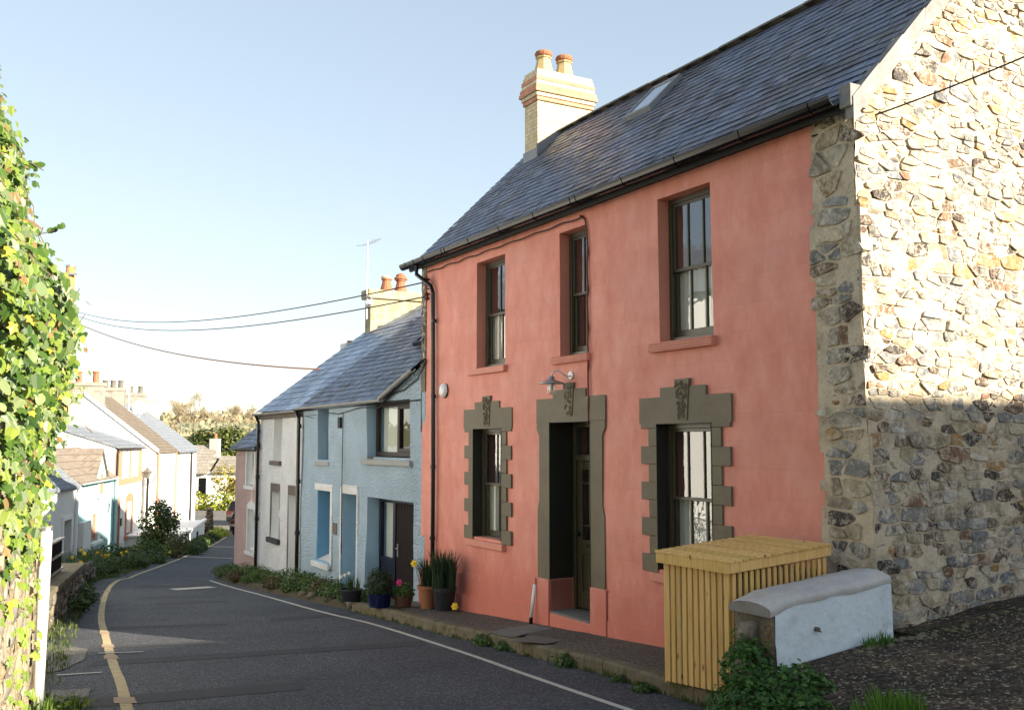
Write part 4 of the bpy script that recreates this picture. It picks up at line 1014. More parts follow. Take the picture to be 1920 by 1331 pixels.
def rb2(mb, s0, s1, q0, q1, h0, h1):
    P = [RB(s0, q0, h0), RB(s1, q0, h0), RB(s1, q1, h0), RB(s0, q1, h0), RB(s0, q0, h1), RB(s1, q0, h1), RB(s1, q1, h1), RB(s0, q1, h1)]
    mb.add(P, [(0, 1, 2, 3), (4, 7, 6, 5), (0, 4, 5, 1), (1, 5, 6, 2), (2, 6, 7, 3), (3, 7, 4, 0)])
for a in ((8.1, 8.16, 1.45, 2.3), (8.9, 8.96, 1.45, 2.3), (8.16, 8.9, 1.45, 1.51), (8.16, 8.9, 2.24, 2.3)): rb2(mb, *a, 0, .09)
sk = mb.build('skylight', 'black_metal', rb); mb = MB(); mb.quad(RB(8.16, 1.5, .07), RB(8.9, 1.5, .07), RB(8.9, 2.25, .07), RB(8.16, 2.25, .07)); mb.build('pane', 'window_glass', sk)
zgut = lambda s: 3.13+.55*max(0, min(1, (7.0-s)/1.86))
gutter(blue, F, 5.35, 6.9, -.16, 3.1, .055, 'grey_gutter', zf=zgut); gutter(blue, F, 6.85, 12.2, -.15, 3.1, .052, 'grey_gutter', zf=lambda s: zgut(6.9)-.03)
mb = MB(); mb.tube([F(12.2, -.15, 3.08), F(12.2, -.08, 2.9), F(12.18, -.07, -.9)], .045, 8)
for z in (2.7, 1.4, .2): mb.lathe(F(12.19, -.07, z), [(.058, -.05), (.058, .05)], 8)
mb.build('downpipe', 'black_plastic', blue)
mb = MB(); mb.tube([F(5.05, -.03, 3.75), F(5.4, -.04, 3.45), F(6.0, -.04, 3.28), F(6.6, -.05, 3.22), F(7.2, -.05, 2.98), F(8.2, -.05, 3.02), F(9.5, -.05, 2.92), F(10.5, -.05, 2.98)], .011, 5)
mb.tube([F(9.22, -.05, 2.95), F(9.23, -.05, 1.5), F(9.22, -.05, -.0)], .009, 5); mb.box(F, 9.35, 9.5, -.07, -.0, 2.62, 2.85)
tag(mb.build('cable', 'cable'), 'black cable looping across the pale blue roughcast front to a small box', 'cable')
mb = MB(); mb.tube([F(11.6, -.1, 2.92), F(10.6, -.25, 2.86)], .008, 5); mb.tube([F(11.3, -.3, 2.9), F(11.0, .0, 2.95)], .006, 5); tag(mb.build('line_bracket', 'black_metal'), 'short black wire bracket by the small upper window of blue cottage', 'bracket')

white = thing('terraced_house', 'narrow white roughcast cottage between the pale blue and pink ones', 'house', F(14, 0, -1))
HW = [(13.82, 14.55, 1.86, 2.98, .25), (13.88, 14.66, -.08, 1.08, .2), (12.36, 13.12, -1.5, 1.05, .3)]
w, lin = wall(F, 12.2, 15.85, -1.9, 3.0, HW, mat='white_roughcast', parent=white, amp=.025, name='front_wall'); lin.build('reveal', 'white_paint', w)
mb = MB(); mb.box(F, 13.84, 14.7, -.015, .1, 1.08, 1.28); mb.box(F, 12.3, 13.18, -.015, .1, 1.05, 1.28); mb.box(F, 12.2, 15.85, -.06, .02, 2.93, 3.06); mb.build('lintel', 'brown_lintel', white)
mb = MB(); mb.box(F, 13.14, 13.18, -.012, .02, -1.2, 1.06); mb.build('band', 'brown_lintel', w); mb = MB(); mb.box(F, 12.3, 12.345, -.012, .02, -1.2, 1.06); mb.build('band', 'brown_lintel', w); mb = MB(); mb.box(F, 13.84, 13.88, -.014, .02, -.08, 1.08); mb.build('band', 'brown_lintel', w); mb = MB(); mb.box(F, 14.66, 14.7, -.014, .02, -.08, 1.08); mb.build('band', 'brown_lintel', w)
sill(white, F, 13.75, 14.62, 1.74, 1.85, 'brown_lintel', .09); sill(white, F, 13.78, 14.78, -.22, -.09, 'dark_sill', .09)
sash(white, F, 13.83, 14.54, 1.88, 2.97, .25, 'white_paint', cols=1, cur='curtain'); sash(white, F, 13.89, 14.65, -.06, 1.07, .2, 'white_paint', cols=1, cur='curtain')
mb = MB(); mb.box(F, 12.37, 13.11, .3, .35, -1.4, 1.04); 
for x in (12.5, 12.82):
    for z0, z1 in ((-.9, -.2), (0, .85)): mb.box(F, x, x+.2, .285, .3, z0, z1)
mb.build('door', 'white_paint', white, bevel=.005)
mb = MB(); mb.box(F, 12.25, 15.7, 4.5, 4.7, -1.9, 5.9); mb.prism([F(15.6, .03, -2), F(15.6, .03, 3.0), F(15.6, 2.9, 5.3), F(15.6, 4.6, 6.2), F(15.6, 7.5, 4), F(15.6, 7.5, -2)], D1*.25); mb.build('shell', 'white_roughcast', white)
rt = MB(); rt.prism([F(12.17, -.05, 3.05), F(12.17, 2.9, 5.36), F(12.17, 4.6, 6.3), F(12.17, 7.5, 4.2), F(12.17, 7.5, 3.9), F(12.17, 2.9, 5.1)], D1*3.72); rb = rt.build('roof', 'dark_room', white)
slates(F, 12.17, 15.9, PR2, .27, .42, 16, cols=[(.10, .12, .15), (.095, .115, .14), (.11, .13, .16)], jag=.003).build('slates', 'pale_slate', rb)
gutter(white, F, 12.2, 15.95, -.17, 3.08, .05, 'grey_gutter')
mb = MB(); mb.tube([F(15.72, -.17, 3.05), F(15.74, -.08, 2.85), F(15.76, -.07, -1.2)], .042, 8)
for z in (2.6, 1.4, .3): mb.lathe(F(15.75, -.07, z), [(.055, -.05), (.055, .05)], 8)
mb.build('downpipe', 'black_plastic', white)
# big rendered chimney with aerial
mb = MB(); mb.box(F, 15.2, 15.62, 2.86, 4.6, 4.9, 6.42); ch = mb.build('chimney', 'chimney_render', white, bevel=.02)
mb = MB(); mb.box(F, 15.12, 15.70, 2.76, 4.7, 6.36, 6.62); mb.build('chimney_cap', 'chimney_render', ch, bevel=.03)
for q, k in ((3.42, 0), (3.86, 1)):
    p = F(15.4, q, 6.58); mb = MB(); mb.lathe(p, [(.20, 0), (.19, .06), (.13, .28), (.12, .36), (.15, .37), (.15, .40)], 14); po = mb.build('chimney_pot', 'terracotta', ch, smooth=False)
    mb = MB(); mb.lathe(p, [(.12, .39), (.16, .42), (.16, .47), (.05, .5)] if not k else [(.10, .38), (.19, .42), (.19, .47), (.14, .50), (.14, .55), (.05, .60)], 14); mb.build('pot_cap', 'pale_clay' if not k else 'terracotta', po)
ae = thing('television_aerial', 'thin television aerial strapped to the cream rendered chimney', 'aerial', F(15.2, 2.8, 6.2))
mb = MB(); mb.tube([F(15.12, 2.72, 5.75), F(15.12, 2.72, 8.0)], .018, 6); mb.build('mast', 'aluminium_pole', ae)
mb = MB(); c = F(15.12, 2.72, 7.85)
mb.tube([c+Vector((-.3, .0, -.02)), c, c+Vector((.35, .2, .25))], .009, 5)
for k in range(6): b = c+Vector((.3, .17, .22))*(k/6); mb.tube([b+Vector((-.16, .22, .05)), b+Vector((.16, -.22, -.05))], .006, 4)
mb.build('antenna', 'steel', ae)
mb = MB(); mb.tube([c+Vector((0, 0, -1.45+.0)), c+Vector((.12, -.1, -1.5)), c+Vector((.2, -.1, -1.62)), c+Vector((.1, -.1, -1.75)), c+Vector((0, 0, -1.7))], .02, 5); mb.box(F, 15.1, 15.2, 2.7, 2.9, 6.2, 6.3); mb.build('strap', 'steel', ae)
# wires

def wire(name, a, b, sag, r0, mat, label, n=24):
    a, b = Vector(a), Vector(b); mb = MB()
    mb.tube([a.lerp(b, i/n)-Vector((0, 0, sag*4*(i/n)*(1-i/n))) for i in range(n+1)], r0, 5); return tag(mb.build(name, mat), label, 'wire')
PT = Vector((-9.05, 20.5, 0))
wire('overhead_wire', (-23.2, 51.5, 9.3), F(4.93, -.09, 5.12), .7, .013, 'cable', 'upper of the paired black wires from the wooden pole to red house')
wire('overhead_wire', (-23.2, 51.5, 9.1), F(4.93, -.09, 4.86), .75, .013, 'cable', 'lower of the paired black wires from the wooden pole to red house')
wire('overhead_wire', (-23.2, 51.5, 8.75), F(15.2, 1.4, 4.3), .5, .022, 'rusty_cable', 'reddish brown sagging cable ending behind the white cottage roof')
wire('overhead_wire', F(-3.98, -.05, 5.28), (5.4, 8.0, 6.02), .06, .009, 'cable', 'thin dark wire crossing in front of the rubble stone gable')
wire('overhead_wire', (-23.2, 51.5, 7.2), (-28, 75, 5.2), .4, .012, 'steel', 'faint far wire above the chimneys on the left', 16)
pl = thing('utility_pole', 'orange brown wooden pole rising above the ivy hedge', 'pole', (-23.35, 51.6, -3))
mb = MB(); mb.tube([(-23.35, 51.6, -3), (-23.35, 51.6, 11.6)], [.30, .235], 14); mb.build('shaft', 'wood_pole', pl, smooth=True)
mb = MB(); mb.tube([(-23.35, 51.6, 11.58), (-23.35, 51.6, 11.66)], .26, 14); mb.build('cap', 'steel', pl); mb = MB(); mb.box(WF, -23.4, -22.9, 51.3, 51.4, 11.1, 11.2); mb.build('bracket', 'steel', pl)

# pink house
pink = thing('terraced_house', 'small pink cottage with white window surrounds and low slate roof', 'house', F(17.2, 0, -1.4))
HP = [(16.14, 17.2, 1.12, 2.15, .1), (15.95, 16.85, -.70, .55, .1)]
w, lin = wall(F, 15.86, 18.35, -2.3, 2.27, [(16.3, 17.1, 1.15, 2.1, .1), (16.1, 16.85, -.62, .5, .1)], mat='pink_roughcast', parent=pink, amp=.02, name='front_wall'); lin.build('reveal', 'white_paint', w)
mb = MB()
for (a, b, c_, d) in ((16.3, 17.1, 1.15, 2.1), (16.1, 16.85, -.62, .5)):
    mb.box(F, a-.1, a, -.03, .02, c_-.02, d+.1); mb.box(F, b, b+.1, -.03, .02, c_-.02, d+.1); mb.box(F, a, b, -.03, .02, d, d+.1); mb.box(F, a-.12, b+.12, -.07, .04, c_-.12, c_-.02)
mb.prism([F(16.0, -.028, .6), F(16.47, -.028, .75), F(16.95, -.028, .6)], D2*.04); mb.box(F, 16.44, 16.51, -.03, .01, .74, 1.0)
mb.build('surround', 'white_paint', pink, bevel=.004)
sash(pink, F, 16.31, 17.09, 1.16, 2.09, .08, 'white_paint', cols=1, cur='blind'); sash(pink, F, 16.11, 16.84, -.61, .49, .08, 'white_paint', cols=1, cur='blind')
mb = MB(); mb.prism([F(18.1, .0, -2.3), F(18.1, .0, 2.25), F(18.1, 2.3, 4.0), F(18.1, 4.6, 2.25), F(18.1, 4.6, -2.3)], D1*.25); mb.box(F, 15.9, 18.3, 4.4, 4.6, -2.3, 2.25); mb.build('end_wall', 'pink_roughcast', pink)
rt = MB(); rt.prism([F(15.86, -.12, 2.18), F(15.86, 2.3, 4.05), F(15.86, 4.72, 2.2), F(15.86, 4.6, 2.1), F(15.86, 2.3, 3.9), F(15.86, -.1, 2.08)], D1*2.62); rb = rt.build('roof', 'dark_room', pink)
slates(F, 15.86, 18.5, [(-.14, 2.17), (2.3, 4.06)], .2, .3, 19).build('slates', 'slate', rb)
gutter(pink, F, 15.86, 18.5, -.18, 2.16, .05, 'black_plastic')
mb = MB(); mb.box(F, 17.4, 17.9, 2.95, 3.4, 3.4, 5.3); ch = mb.build('chimney', 'pale_wall', pink, bevel=.01); mb = MB(); mb.lathe(F(17.65, 3.17, 5.3), [(.1, 0), (.09, .08), (.1, .09)], 10); mb.build('chimney_pot', 'terracotta', ch)

# ================================================================== TIMBER STORE, LOW WALL
st = thing('timber_store', 'new yellow slatted timber store standing against the red house', 'store', F(-3.75, -.8, .12))
mb = MB(); r = random.Random(6)
def tb(mb, *a, **k): c = r.uniform(.82, 1.15); mb.box(F, *a, col=(c, c*r.uniform(.95, 1.03), c*r.uniform(.85, 1.05)), **k)
sA, sB, qF, qB = -4.20, -3.30, -1.42, -.24
zb = lambda s: .12+(.07)*((-s-3.3)/.9)
x = sA+.06
n = 11; pitch = (sB-sA-.02)/n
for i in range(n):
    a = sA+.005+i*pitch; tb(mb, a, a+pitch-.022, qF, qF+.022, zb(a)+.0, 1.19)
mb.build('front_slats', 'treated_timber', st, bevel=.003)
mb = MB(); n = 17; pitch = (qB-qF-.03)/n
for i in range(n):
    a = qF+.03+i*pitch; tb(mb, sA-.022, sA, a, a+pitch-.03, .2, 1.19+.07*(a-qF))
mb.build('side_slats', 'treated_timber', st, bevel=.003)
mb = MB()
for i in range(17):
    a = qF+.03+i*pitch; tb(mb, sB, sB+.022, a, a+pitch-.03, .1, 1.19+.07*(a-qF))
mb.build('side_slats', 'treated_timber', st, bevel=.003)
mb = MB()
for (a, b) in ((sA, qF+.025), (sB-.05, qF+.025), (sA, qB-.06), (sB-.05, qB-.06)): tb(mb, a+.001, a+.049, b, b+.05, .14, 1.18)
for z in (.35, .75, 1.1): tb(mb, sA+.05, sB-.05, qF+.0225, qF+.06, z, z+.06)
mb.build('frame', 'treated_timber', st)
mb = MB(); tb(mb, sA-.05, sB+.04, qF-.045, qF-.022, 1.195, 1.285)
tb(mb, sA-.052, sA-.03, qF-.02, qB, 1.198, 1.285, ); 
v = mb.v
for p in v[8:]:
    qq = (p-O).dot(D2); p.z += .075*(qq-qF)
mb.build('trim', 'treated_timber', st, bevel=.003)
mb = MB(); n = 15; pitch = (qB-qF+.05)/n
for i in range(n):
    a = qF-.05+i*pitch; dz = .075*(a-qF+.03); tb(mb, sA-.065+r.uniform(-.004, .004), sB+.05, a, a+pitch-.005-r.uniform(0, .006), 1.287+dz, 1.31+dz)
mb.build('lid', 'treated_timber', st, bevel=.003)
mb = MB(); mb.box(F, sA+.05, sB-.05, qF+.07, qB-.02, .15, 1.15); mb.build('lining', 'dark_room', st)

lw = thing('garden_wall', 'low rubble wall washed pale blue with a rounded cement top', 'wall', F(-4.55, -.75, .1))
def wtop(q): return 1.0+.09*(q+1.5)
mb = MB(); Q = [-1.475+.089*i for i in range(17)]
prf = [(-4.742, -.05), (-4.752, -.015), (-4.74, .012), (-4.68, .035), (-4.60, .055), (-4.5, .06), (-4.38, .05), (-4.29, .02), (-4.26, -.015), (-4.265, -.05)]
for q in Q:
    for s, h in prf: mb.v.append(F(s+.01*nz(q, s, 2, 3), q, wtop(q)+h+.016*nz(q, s, 0, 5)-.05*ss(-1.25, -1.46, q)))
k = len(prf)
for i in range(len(Q)-1):
    for j in range(k-1): mb.f.append((i*k+j, i*k+j+1, (i+1)*k+j+1, (i+1)*k+j)); mb.c.append(None)
mb.poly([v.copy() for v in mb.v[:k]]); mb.poly([v.copy() for v in mb.v[-k:]])
mb.build('coping', 'coping_cement', lw, smooth=True)
sheet(lambda x, z, h: F(-4.74-h-.03*ss(.9, .2, z), x, z+(.09*(x+1.5) if z > .8 else 0)), -1.42, -.04, 0, .955, .05, .012).build('washed_face', 'pale_blue_wash', lw, smooth=True)
mb = MB(); mb.tube([F(-4.75, -.98, .78), F(-4.785, -.98, .78)], .02, 8); mb.tube([F(-4.78, -.98, .785), F(-4.80, -.97, .76)], .008, 5); mb.build('rusty_bolt', 'brown_lintel', lw)
sheet(lambda x, z, h: F(x, -1.42-h, z), -4.74, -4.27, -.2, .955, .05, .015).build('end_mortar', 'old_mortar', lw, smooth=True)
rubble(lambda x, z, h: F(x, -1.425-h, z), -4.73, -4.28, 0, .93, .42, 1.5, .04, .07, seed=14, pal=[(.15, .09, .055), (.20, .14, .09), (.14, .12, .10)]).build('end_stone', 'dark_rubble', lw, smooth=True)
mb = MB(); mb.box(F, -4.68, -4.29, -1.38, 0, -.2, .98); mb.build('core', 'old_mortar', lw)
#PART3
# ================================================================== IVY WALL, LAMP POST
wx = lambda y: -3.1-.4*(y-6)
iv = thing('stone_wall', 'sunlit rubble wall at the left edge carrying the ivy', 'wall', (-3.8, 7.5, 0))
WDIR = Vector((-.4, 1, 0)).normalized(); WN = Vector((1, .4, 0)).normalized()
WFr = Frame((-3.1, 6, 0), WDIR, WN)      # s along wall, +q toward the road
sheet(lambda x, z, h: WFr(x, h+.01, z), -2.2, 3.42, -.4, 3.4, .06, .03).build('mortar', 'wall_mortar', iv, smooth=True)
rubble(lambda x, z, h: WFr(x, h, z), -2.2, 3.45, -.3, 3.2, .30, 2.4, .02, .03, seed=31, dark=.95, pal=[(.30,.24,.15),(.34,.28,.19),(.24,.18,.11),(.26,.25,.22)]).build('stone_face', 'warm_rubble', iv, smooth=True)
mb = MB(); mb.box(WFr, -2.2, 3.45, -.45, -.02, -.6, 3.4); mb.build('core', 'old_mortar', iv)
rubble(lambda x, z, h: WFr(3.45+h, -x, z), 0, .45, -.3, 3.2, .22, 1.7, .02, .03, seed=33).build('end_stone', 'rubble', iv, smooth=True)
XE = [(.9, -4.50), (1.2, -4.43), (1.6, -4.40), (2.0, -4.36), (2.3, -4.30), (2.6, -4.22), (3.0, -4.14), (3.3, -4.14), (3.55, -4.28), (3.8, -4.46), (4.3, -4.56), (4.7, -4.64), (5.2, -4.84), (5.8, -5.05), (6.5, -5.3)]
def ivx(y, z):
    base = lerp(XE, z)+.4*(9.4-y)
    return base+.16*nz(y, z, 3, 1.3)+.07*nz(y, z, 8, 3.5)-.10-.05*(9.4-y)*ss(2.8, 5.2, z)
ivz0 = lambda y: 1.38-.28*(9.4-y)*.0+.3*nz(y, 1, 0, 1.2)+.1*nz(y, 1, 0, 4)-(.25 if y > 9.1 else 0)
ivy = thing('ivy', 'sunlit green and yellow ivy heaped over the stone wall at left', 'ivy', (-4, 8, 1.5))
mb = MB(); r = random.Random(41)
IVC = [((.024, .060, .010), (.075, .14, .022)), ((.11, .18, .026), (.22, .28, .045)), ((.10, .15, .06), (.21, .26, .12)), ((.19, .12, .045), (.26, .18, .08)), ((.32, .29, .04), (.40, .36, .05))]
for _ in range(23000):
    y = 5.0+5.0*r.random()**.8; z = r.uniform(max(1.0, ivz0(y)-.2), 6.4)
    if z < ivz0(y) and r.random() < .75: continue
    dens = nz(y, z, 30, 1.0)
    x = ivx(y, z)+r.uniform(-.22, .05)+(.12 if r.random() < .06 else 0)
    if y > 9.4: x -= (y-9.4)**1.2*.55
    p = Vector((x, y, z)); nn = Vector((.85, -.45+r.uniform(-.6, .5), .35+r.uniform(-.6, .6)))+Vector((r.uniform(-.5, .5), 0, 0))
    t = r.random(); a, b = IVC[0] if t < .44 else IVC[1] if t < .70 else IVC[2] if t < .92 else IVC[3] if t < .97 else IVC[4]
    sz = r.uniform(.04, .105)*(1 if y < 8.4 else .72)
    put_leaf(mb, p, nn, sz, colr(r, a, b, .2), 'ivy' if r.random() < .62 else 'round', r, down=Vector((r.uniform(-.5, .5), r.uniform(-.5, .5), -1)))
for _ in range(150):   # loose strands lower on the stone
    y = r.choice((6.6, 7.3, 7.9, 8.6, 9.15))+r.gauss(0, .09); z = r.uniform(-.05, 1.9)
    put_leaf(mb, Vector((wx(y)+r.uniform(.05, .12), y, z)), Vector((1, -.4, .3+r.uniform(-.5, .5))), r.uniform(.04, .085), colr(r, *IVC[1], .2), 'ivy', r, down=Vector((0, r.uniform(-.5, .5), -1)))
mb.build('foliage', 'ivy_leaf', ivy)
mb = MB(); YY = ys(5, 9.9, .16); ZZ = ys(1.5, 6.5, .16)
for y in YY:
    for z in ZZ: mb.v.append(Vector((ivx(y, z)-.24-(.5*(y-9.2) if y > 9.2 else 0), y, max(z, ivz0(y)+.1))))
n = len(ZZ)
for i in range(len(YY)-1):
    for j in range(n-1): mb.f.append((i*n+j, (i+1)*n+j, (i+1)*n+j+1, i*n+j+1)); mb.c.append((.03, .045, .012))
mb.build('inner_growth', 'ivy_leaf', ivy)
mb = MB()
for k in range(46):
    y = r.uniform(5.6, 9.6); z = r.uniform(1.2, 5.4); pts = []
    for i in range(7): pts.append((ivx(y, z)+r.uniform(-.03, .07), y, z)); y += r.uniform(-.12, .16); z += r.uniform(.04, .2)
    mb.tube(pts, .006, 4)
mb.build('stems', 'bark', ivy)
for (y, z, dx, dz) in ((9.2, 4.25, .35, .1), (8.9, 4.9, .25, -.1), (9.6, 3.35, .2, .2), (9.5, 3.5, .22, .3), (9.4, 2.6, .3, -.2)):
    x = ivx(min(y, 9.4), z); mb = MB(); mb.tube([(x-.1, y, z), (x+dx*.5, y, z+dz*.3), (x+dx, y, z+dz)], .005, 4); mb.build('stem', 'bark', ivy)
mb = MB()
for (y, z, dx, dz) in ((9.2, 4.25, .35, .1), (8.9, 4.9, .2, -.1), (9.6, 3.3, .15, .1), (9.5, 3.4, .15, .15)):
    x = ivx(min(y, 9.4), z)
    for k in range(7): put_leaf(mb, Vector((x+dx*r.uniform(.3, 1), y+r.uniform(-.06, .06), z+dz*r.uniform(.3, 1))), Vector((.3, -1, .2)), r.uniform(.05, .09), colr(r, *IVC[0]), 'round', r)
mb.build('loose_sprays', 'ivy_leaf', ivy)
post = thing('lamp_post', 'pale grey metal post standing against the ivy wall', 'post', (-4.0, 8.75, 0))
mb = MB(); mb.tube([(-4.085, 8.72, -.1), (-4.065, 8.72, 1.54)], .049, 20); mb.build('pole', 'aluminium_pole', post, smooth=True)
mb = MB(); mb.tube([(-4.065, 8.72, 1.54), (-4.065, 8.72, 1.57)], [.052, .048], 18); mb.build('cap', 'galvanised', post)
mb = MB(); 
for (x, y) in ((-3.9, 8.62), (-4.1, 8.9), (-4.0, 8.5), (-3.75, 8.7), (-4.2, 8.4)): tufts([(x, y, zr(y))], 30, .14, G1, (.14, .22, .04), .10, .012, int(x*100) % 97, mb)
cloud([(-3.85, 8.75, .05, .22, .25, .09)], 160, .04, (.05, .10, .015), (.20, .28, .04), seed=6, mb=mb)
mb.build('x', 'leaf'); o = bpy.data.objects['x']; o.name = 'weeds'; tag(o, 'bright green weeds round the foot of the pale metal post', 'weeds')
# ================================================================== RAILED WALL AND ROCKY WALL
def wallfr(a, b): a, b = Vector((*a, 0)), Vector((*b, 0)); d = (b-a).normalized(); return Frame(a, d, Vector((-d.y, d.x, 0))), (b-a).length
fr, Ln = wallfr((-6.25, 13.0), (-8.45, 19.6))
rw = thing('garden_wall', 'stone wall with flat brown coping carrying the black railing', 'wall', (-7.3, 16, -.5))
gz = lambda s: zr(fr(s, 0, 0).y)
tz = lambda s: .20-.035*s
sheet(lambda x, z, h: fr(x, -h, z+0), 0, Ln, -1, .1, .08, .03, lambda x, z: z < tz(x)-.06).build('mortar', 'old_mortar', rw, smooth=True)
rubble(lambda x, z, h: fr(x, -h, z), 0, Ln, -.95, .15, .24, 1.5, .02, .05, lambda x, z: z < tz(x)-.1 and z > gz(x)-.1, seed=51, pal=[(.14, .12, .09), (.18, .15, .10), (.10, .10, .09)]).build('stone', 'dark_rubble', rw, smooth=True)
mb = MB(); mb.box(fr, 0, Ln, .02, .35, -1.2, tz(0)-.06, z3=tz(Ln)-.06); mb.build('core', 'old_mortar', rw)
mb = MB(); n = 6
for i in range(n): mb.box(fr, Ln*i/n+.01, Ln*(i+1)/n-.01, -.10, .40, tz(Ln*i/n)-.055, tz(Ln*i/n)+.02, z2=tz(Ln*(i+1)/n)-.055, z3=tz(Ln*(i+1)/n)+.02)
mb.build('coping', 'kerb_stone', rw, bevel=.012)
rl = thing('railing', 'black iron railing on the stone wall beside the aqua cottage', 'railing', (-7, 15.5, .1))
mb = MB(); Ls = 5.0
for i in range(int(Ls/.085)): s = .1+i*.085; mb.tube([fr(s, .15, tz(s)+.02), fr(s, .15, tz(s)+.62)], .014, 4)
mb.build('bars', 'black_metal', rl)
mb = MB()
for h in (.08, .34, .60): mb.box(fr, 0, Ls+.1, .11, .19, tz(0)+h-.016, tz(0)+h+.016, z2=tz(Ls)+h-.016, z3=tz(Ls)+h+.016)
mb.build('rails', 'galvanised', rl)
gp = thing('iron_finials', 'two arrow tipped iron finials rising behind the railing', 'finials', (-7.3, 16, .5))
for s in (2.2, 3.3):
    mb = MB(); c = fr(s, .5, .2); mb.tube([c-Vector((0, 0, .6)), c+Vector((0, 0, .80))], .014, 6); mb.lathe(c+Vector((0, 0, .78)), [(.01, 0), (.055, .02), (.012, .12)], 4); mb.tube([c+Vector((-.08, 0, .55)), c+Vector((0, 0, .62)), c+Vector((.08, 0, .55))], .01, 5); mb.build('finial', 'black_metal', gp)
fr2, L2_ = wallfr((-8.75, 19.7), (-11.6, 27.6))
rk = thing('rockery_wall', 'dark rocky wall edging the flower bed below the aqua cottage', 'wall', (-10, 23, -1))
g2 = lambda s: zr(fr2(s, 0, 0).y); t2 = lambda s: g2(s)+.42-.02*s
rubble(lambda x, z, h: fr2(x, -h-.03, z+g2(x)), 0, L2_, -.1, .50, .34, 1.4, .03, .09, seed=61, pal=[(.07, .06, .05), (.10, .085, .07), (.06, .06, .06)], dark=.9).build('stone', 'dark_rubble', rk, smooth=True)
mb = MB(); n = 14
for i in range(n): a, b = L2_*i/n, L2_*(i+1)/n; mb.box(fr2, a, b, 0, .4, g2(a)-.3, t2(a)-.02+.06*nz(a, 0, 0, 1), z2=g2(b)-.3, z3=t2(b)-.02+.06*nz(b, 0, 0, 1))
mb.build('core', 'old_mortar', rk)
def rock(mb, c, s, seed, col=None):
    r = random.Random(seed); b = len(mb.v); c = Vector(c)
    for i in range(7):
        th = math.pi*i/6
        for j in range(10):
            ph = 2*math.pi*j/10; d = Vector((math.sin(th)*math.cos(ph), math.sin(th)*math.sin(ph), math.cos(th)*.7)); k = s*(1+.3*nz(d.x*2, d.y*2, d.z*2+seed, 1.2)); mb.v.append(c+d*k)
    for i in range(6):
        for j in range(10): mb.f.append((b+i*10+j, b+i*10+(j+1) % 10, b+(i+1)*10+(j+1) % 10, b+(i+1)*10+j)); mb.c.append(col)
mb = MB(); rock(mb, (-12.3, 27.5, -.95), .42, 3); tag(mb.build('boulder', 'boulder', smooth=True), 'big domed brown boulder in the bed before the aqua cottage', 'boulder')

# ================================================================== LEFT TERRACE
def lgable(root, s0, s1, qe, ze, qr, zr_, back, mat, roofmat, over=.12, th=.12, gm=None, side=(True, True)):
    """closed body behind the front wall + pitched roof"""
    zb = -4.2; gm = gm or mat
    for s, d in ((s0, 1), (s1-.2, 1)):
        mb = MB(); mb.prism([LF(s, qe+.01, zb), LF(s, qe+.01, ze), LF(s, qr, zr_-.06), LF(s, back, ze), LF(s, back, zb)], L1*.2); mb.build('gable_wall', gm, root)
    mb = MB(); mb.box(LF, s0+.2, s1-.2, back-.2, back, zb, ze); mb.build('back_wall', mat, root)
    k = (zr_-ze)/(qr-qe); mb = MB(); zo = ze-over*k
    mb.prism([LF(s0-.08, qe-over, zo+.06), LF(s0-.08, qr, zr_+.06), LF(s0-.08, back+over, zo+.06), LF(s0-.08, back+over, zo-.04), LF(s0-.08, qr, zr_-.05), LF(s0-.08, qe-over, zo-.04)], L1*(s1-s0+.16))
    return mb.build('roof', roofmat, root)
brickmat('tile_brown', (.22, .18, .14), (.18, .15, .12), (.10, .07, .05), .42, .26, fr=L1+L2, ms=.014); brickmat('tile_dark', (.17, .135, .095), (.13, .105, .08), (.07, .055, .04), .34, .16, fr=L1+L2, ms=.012)
brickmat('slate_far', (.19, .21, .24), (.16, .18, .21), (.09, .10, .11), .5, .2, fr=L1+L2, ms=.01)
# a: white cottage nearest on the left
a = thing('terraced_house', 'low white cottage with recessed doorway half hidden by the ivy', 'house', LF(-2, 0, -2))
w, lin = wall(LF, -7, 2.1, -4, .72, [(.0, 1.15, -2.6, -.5, .5)], mat='pale_wall', parent=a, amp=.02, name='front_wall'); lin.build('reveal', 'pale_wall', w)
mb = MB(); mb.box(LF, .1, 1.1, .5, .55, -2.3, -.5); mb.build('door', 'grey_stone_sill', a)
mb = MB(); mb.box(LF, -.15, .0, -.05, .02, -2.3, -.35); mb.box(LF, 1.15, 1.3, -.05, .02, -2.3, -.35); mb.box(LF, .0, 1.15, -.05, .02, -.5, -.35); mb.build('door_surround', 'white_paint', w)
rf = lgable(a, -7, 2.1, 0, .72, 1.6, 2.1, 4, 'pale_wall', 'slate_far')
mb = MB(); mb.prism([LF(-1.2, .35, 1.22), LF(.2, .35, 1.22), LF(.2, 1.25, 2.0), LF(-1.2, 1.25, 2.0)], (0, 0, .09)); mb.build('skylight', 'steel', rf)
mb = MB(); mb.tube([LF(2.0, -.12, .62), LF(1.95, -.1, .45), LF(1.75, -.07, .3), LF(1.75, -.07, -2.5)], .06, 8); mb.build('downpipe', 'white_paint', a)
sg = thing('wall_sign', 'small white sign with a blue letter S just right of the ivy', 'sign', LF(-2.3, -.08, -.4))
mb = MB(); mb.box(LF, -3.4, -1.9, -.08, -.04, -.75, -.3); mb.build('board', 'white_paint', sg)
cu = bpy.data.curves.new('letter', 'FONT'); cu.body = 'S'; cu.size = .42; cu.align_x = 'CENTER'; to = bpy.data.objects.new('tmp', cu); COL.objects.link(to)
dg = bpy.context.evaluated_depsgraph_get(); me = bpy.data.meshes.new_from_object(to.evaluated_get(dg)); bpy.data.objects.remove(to)
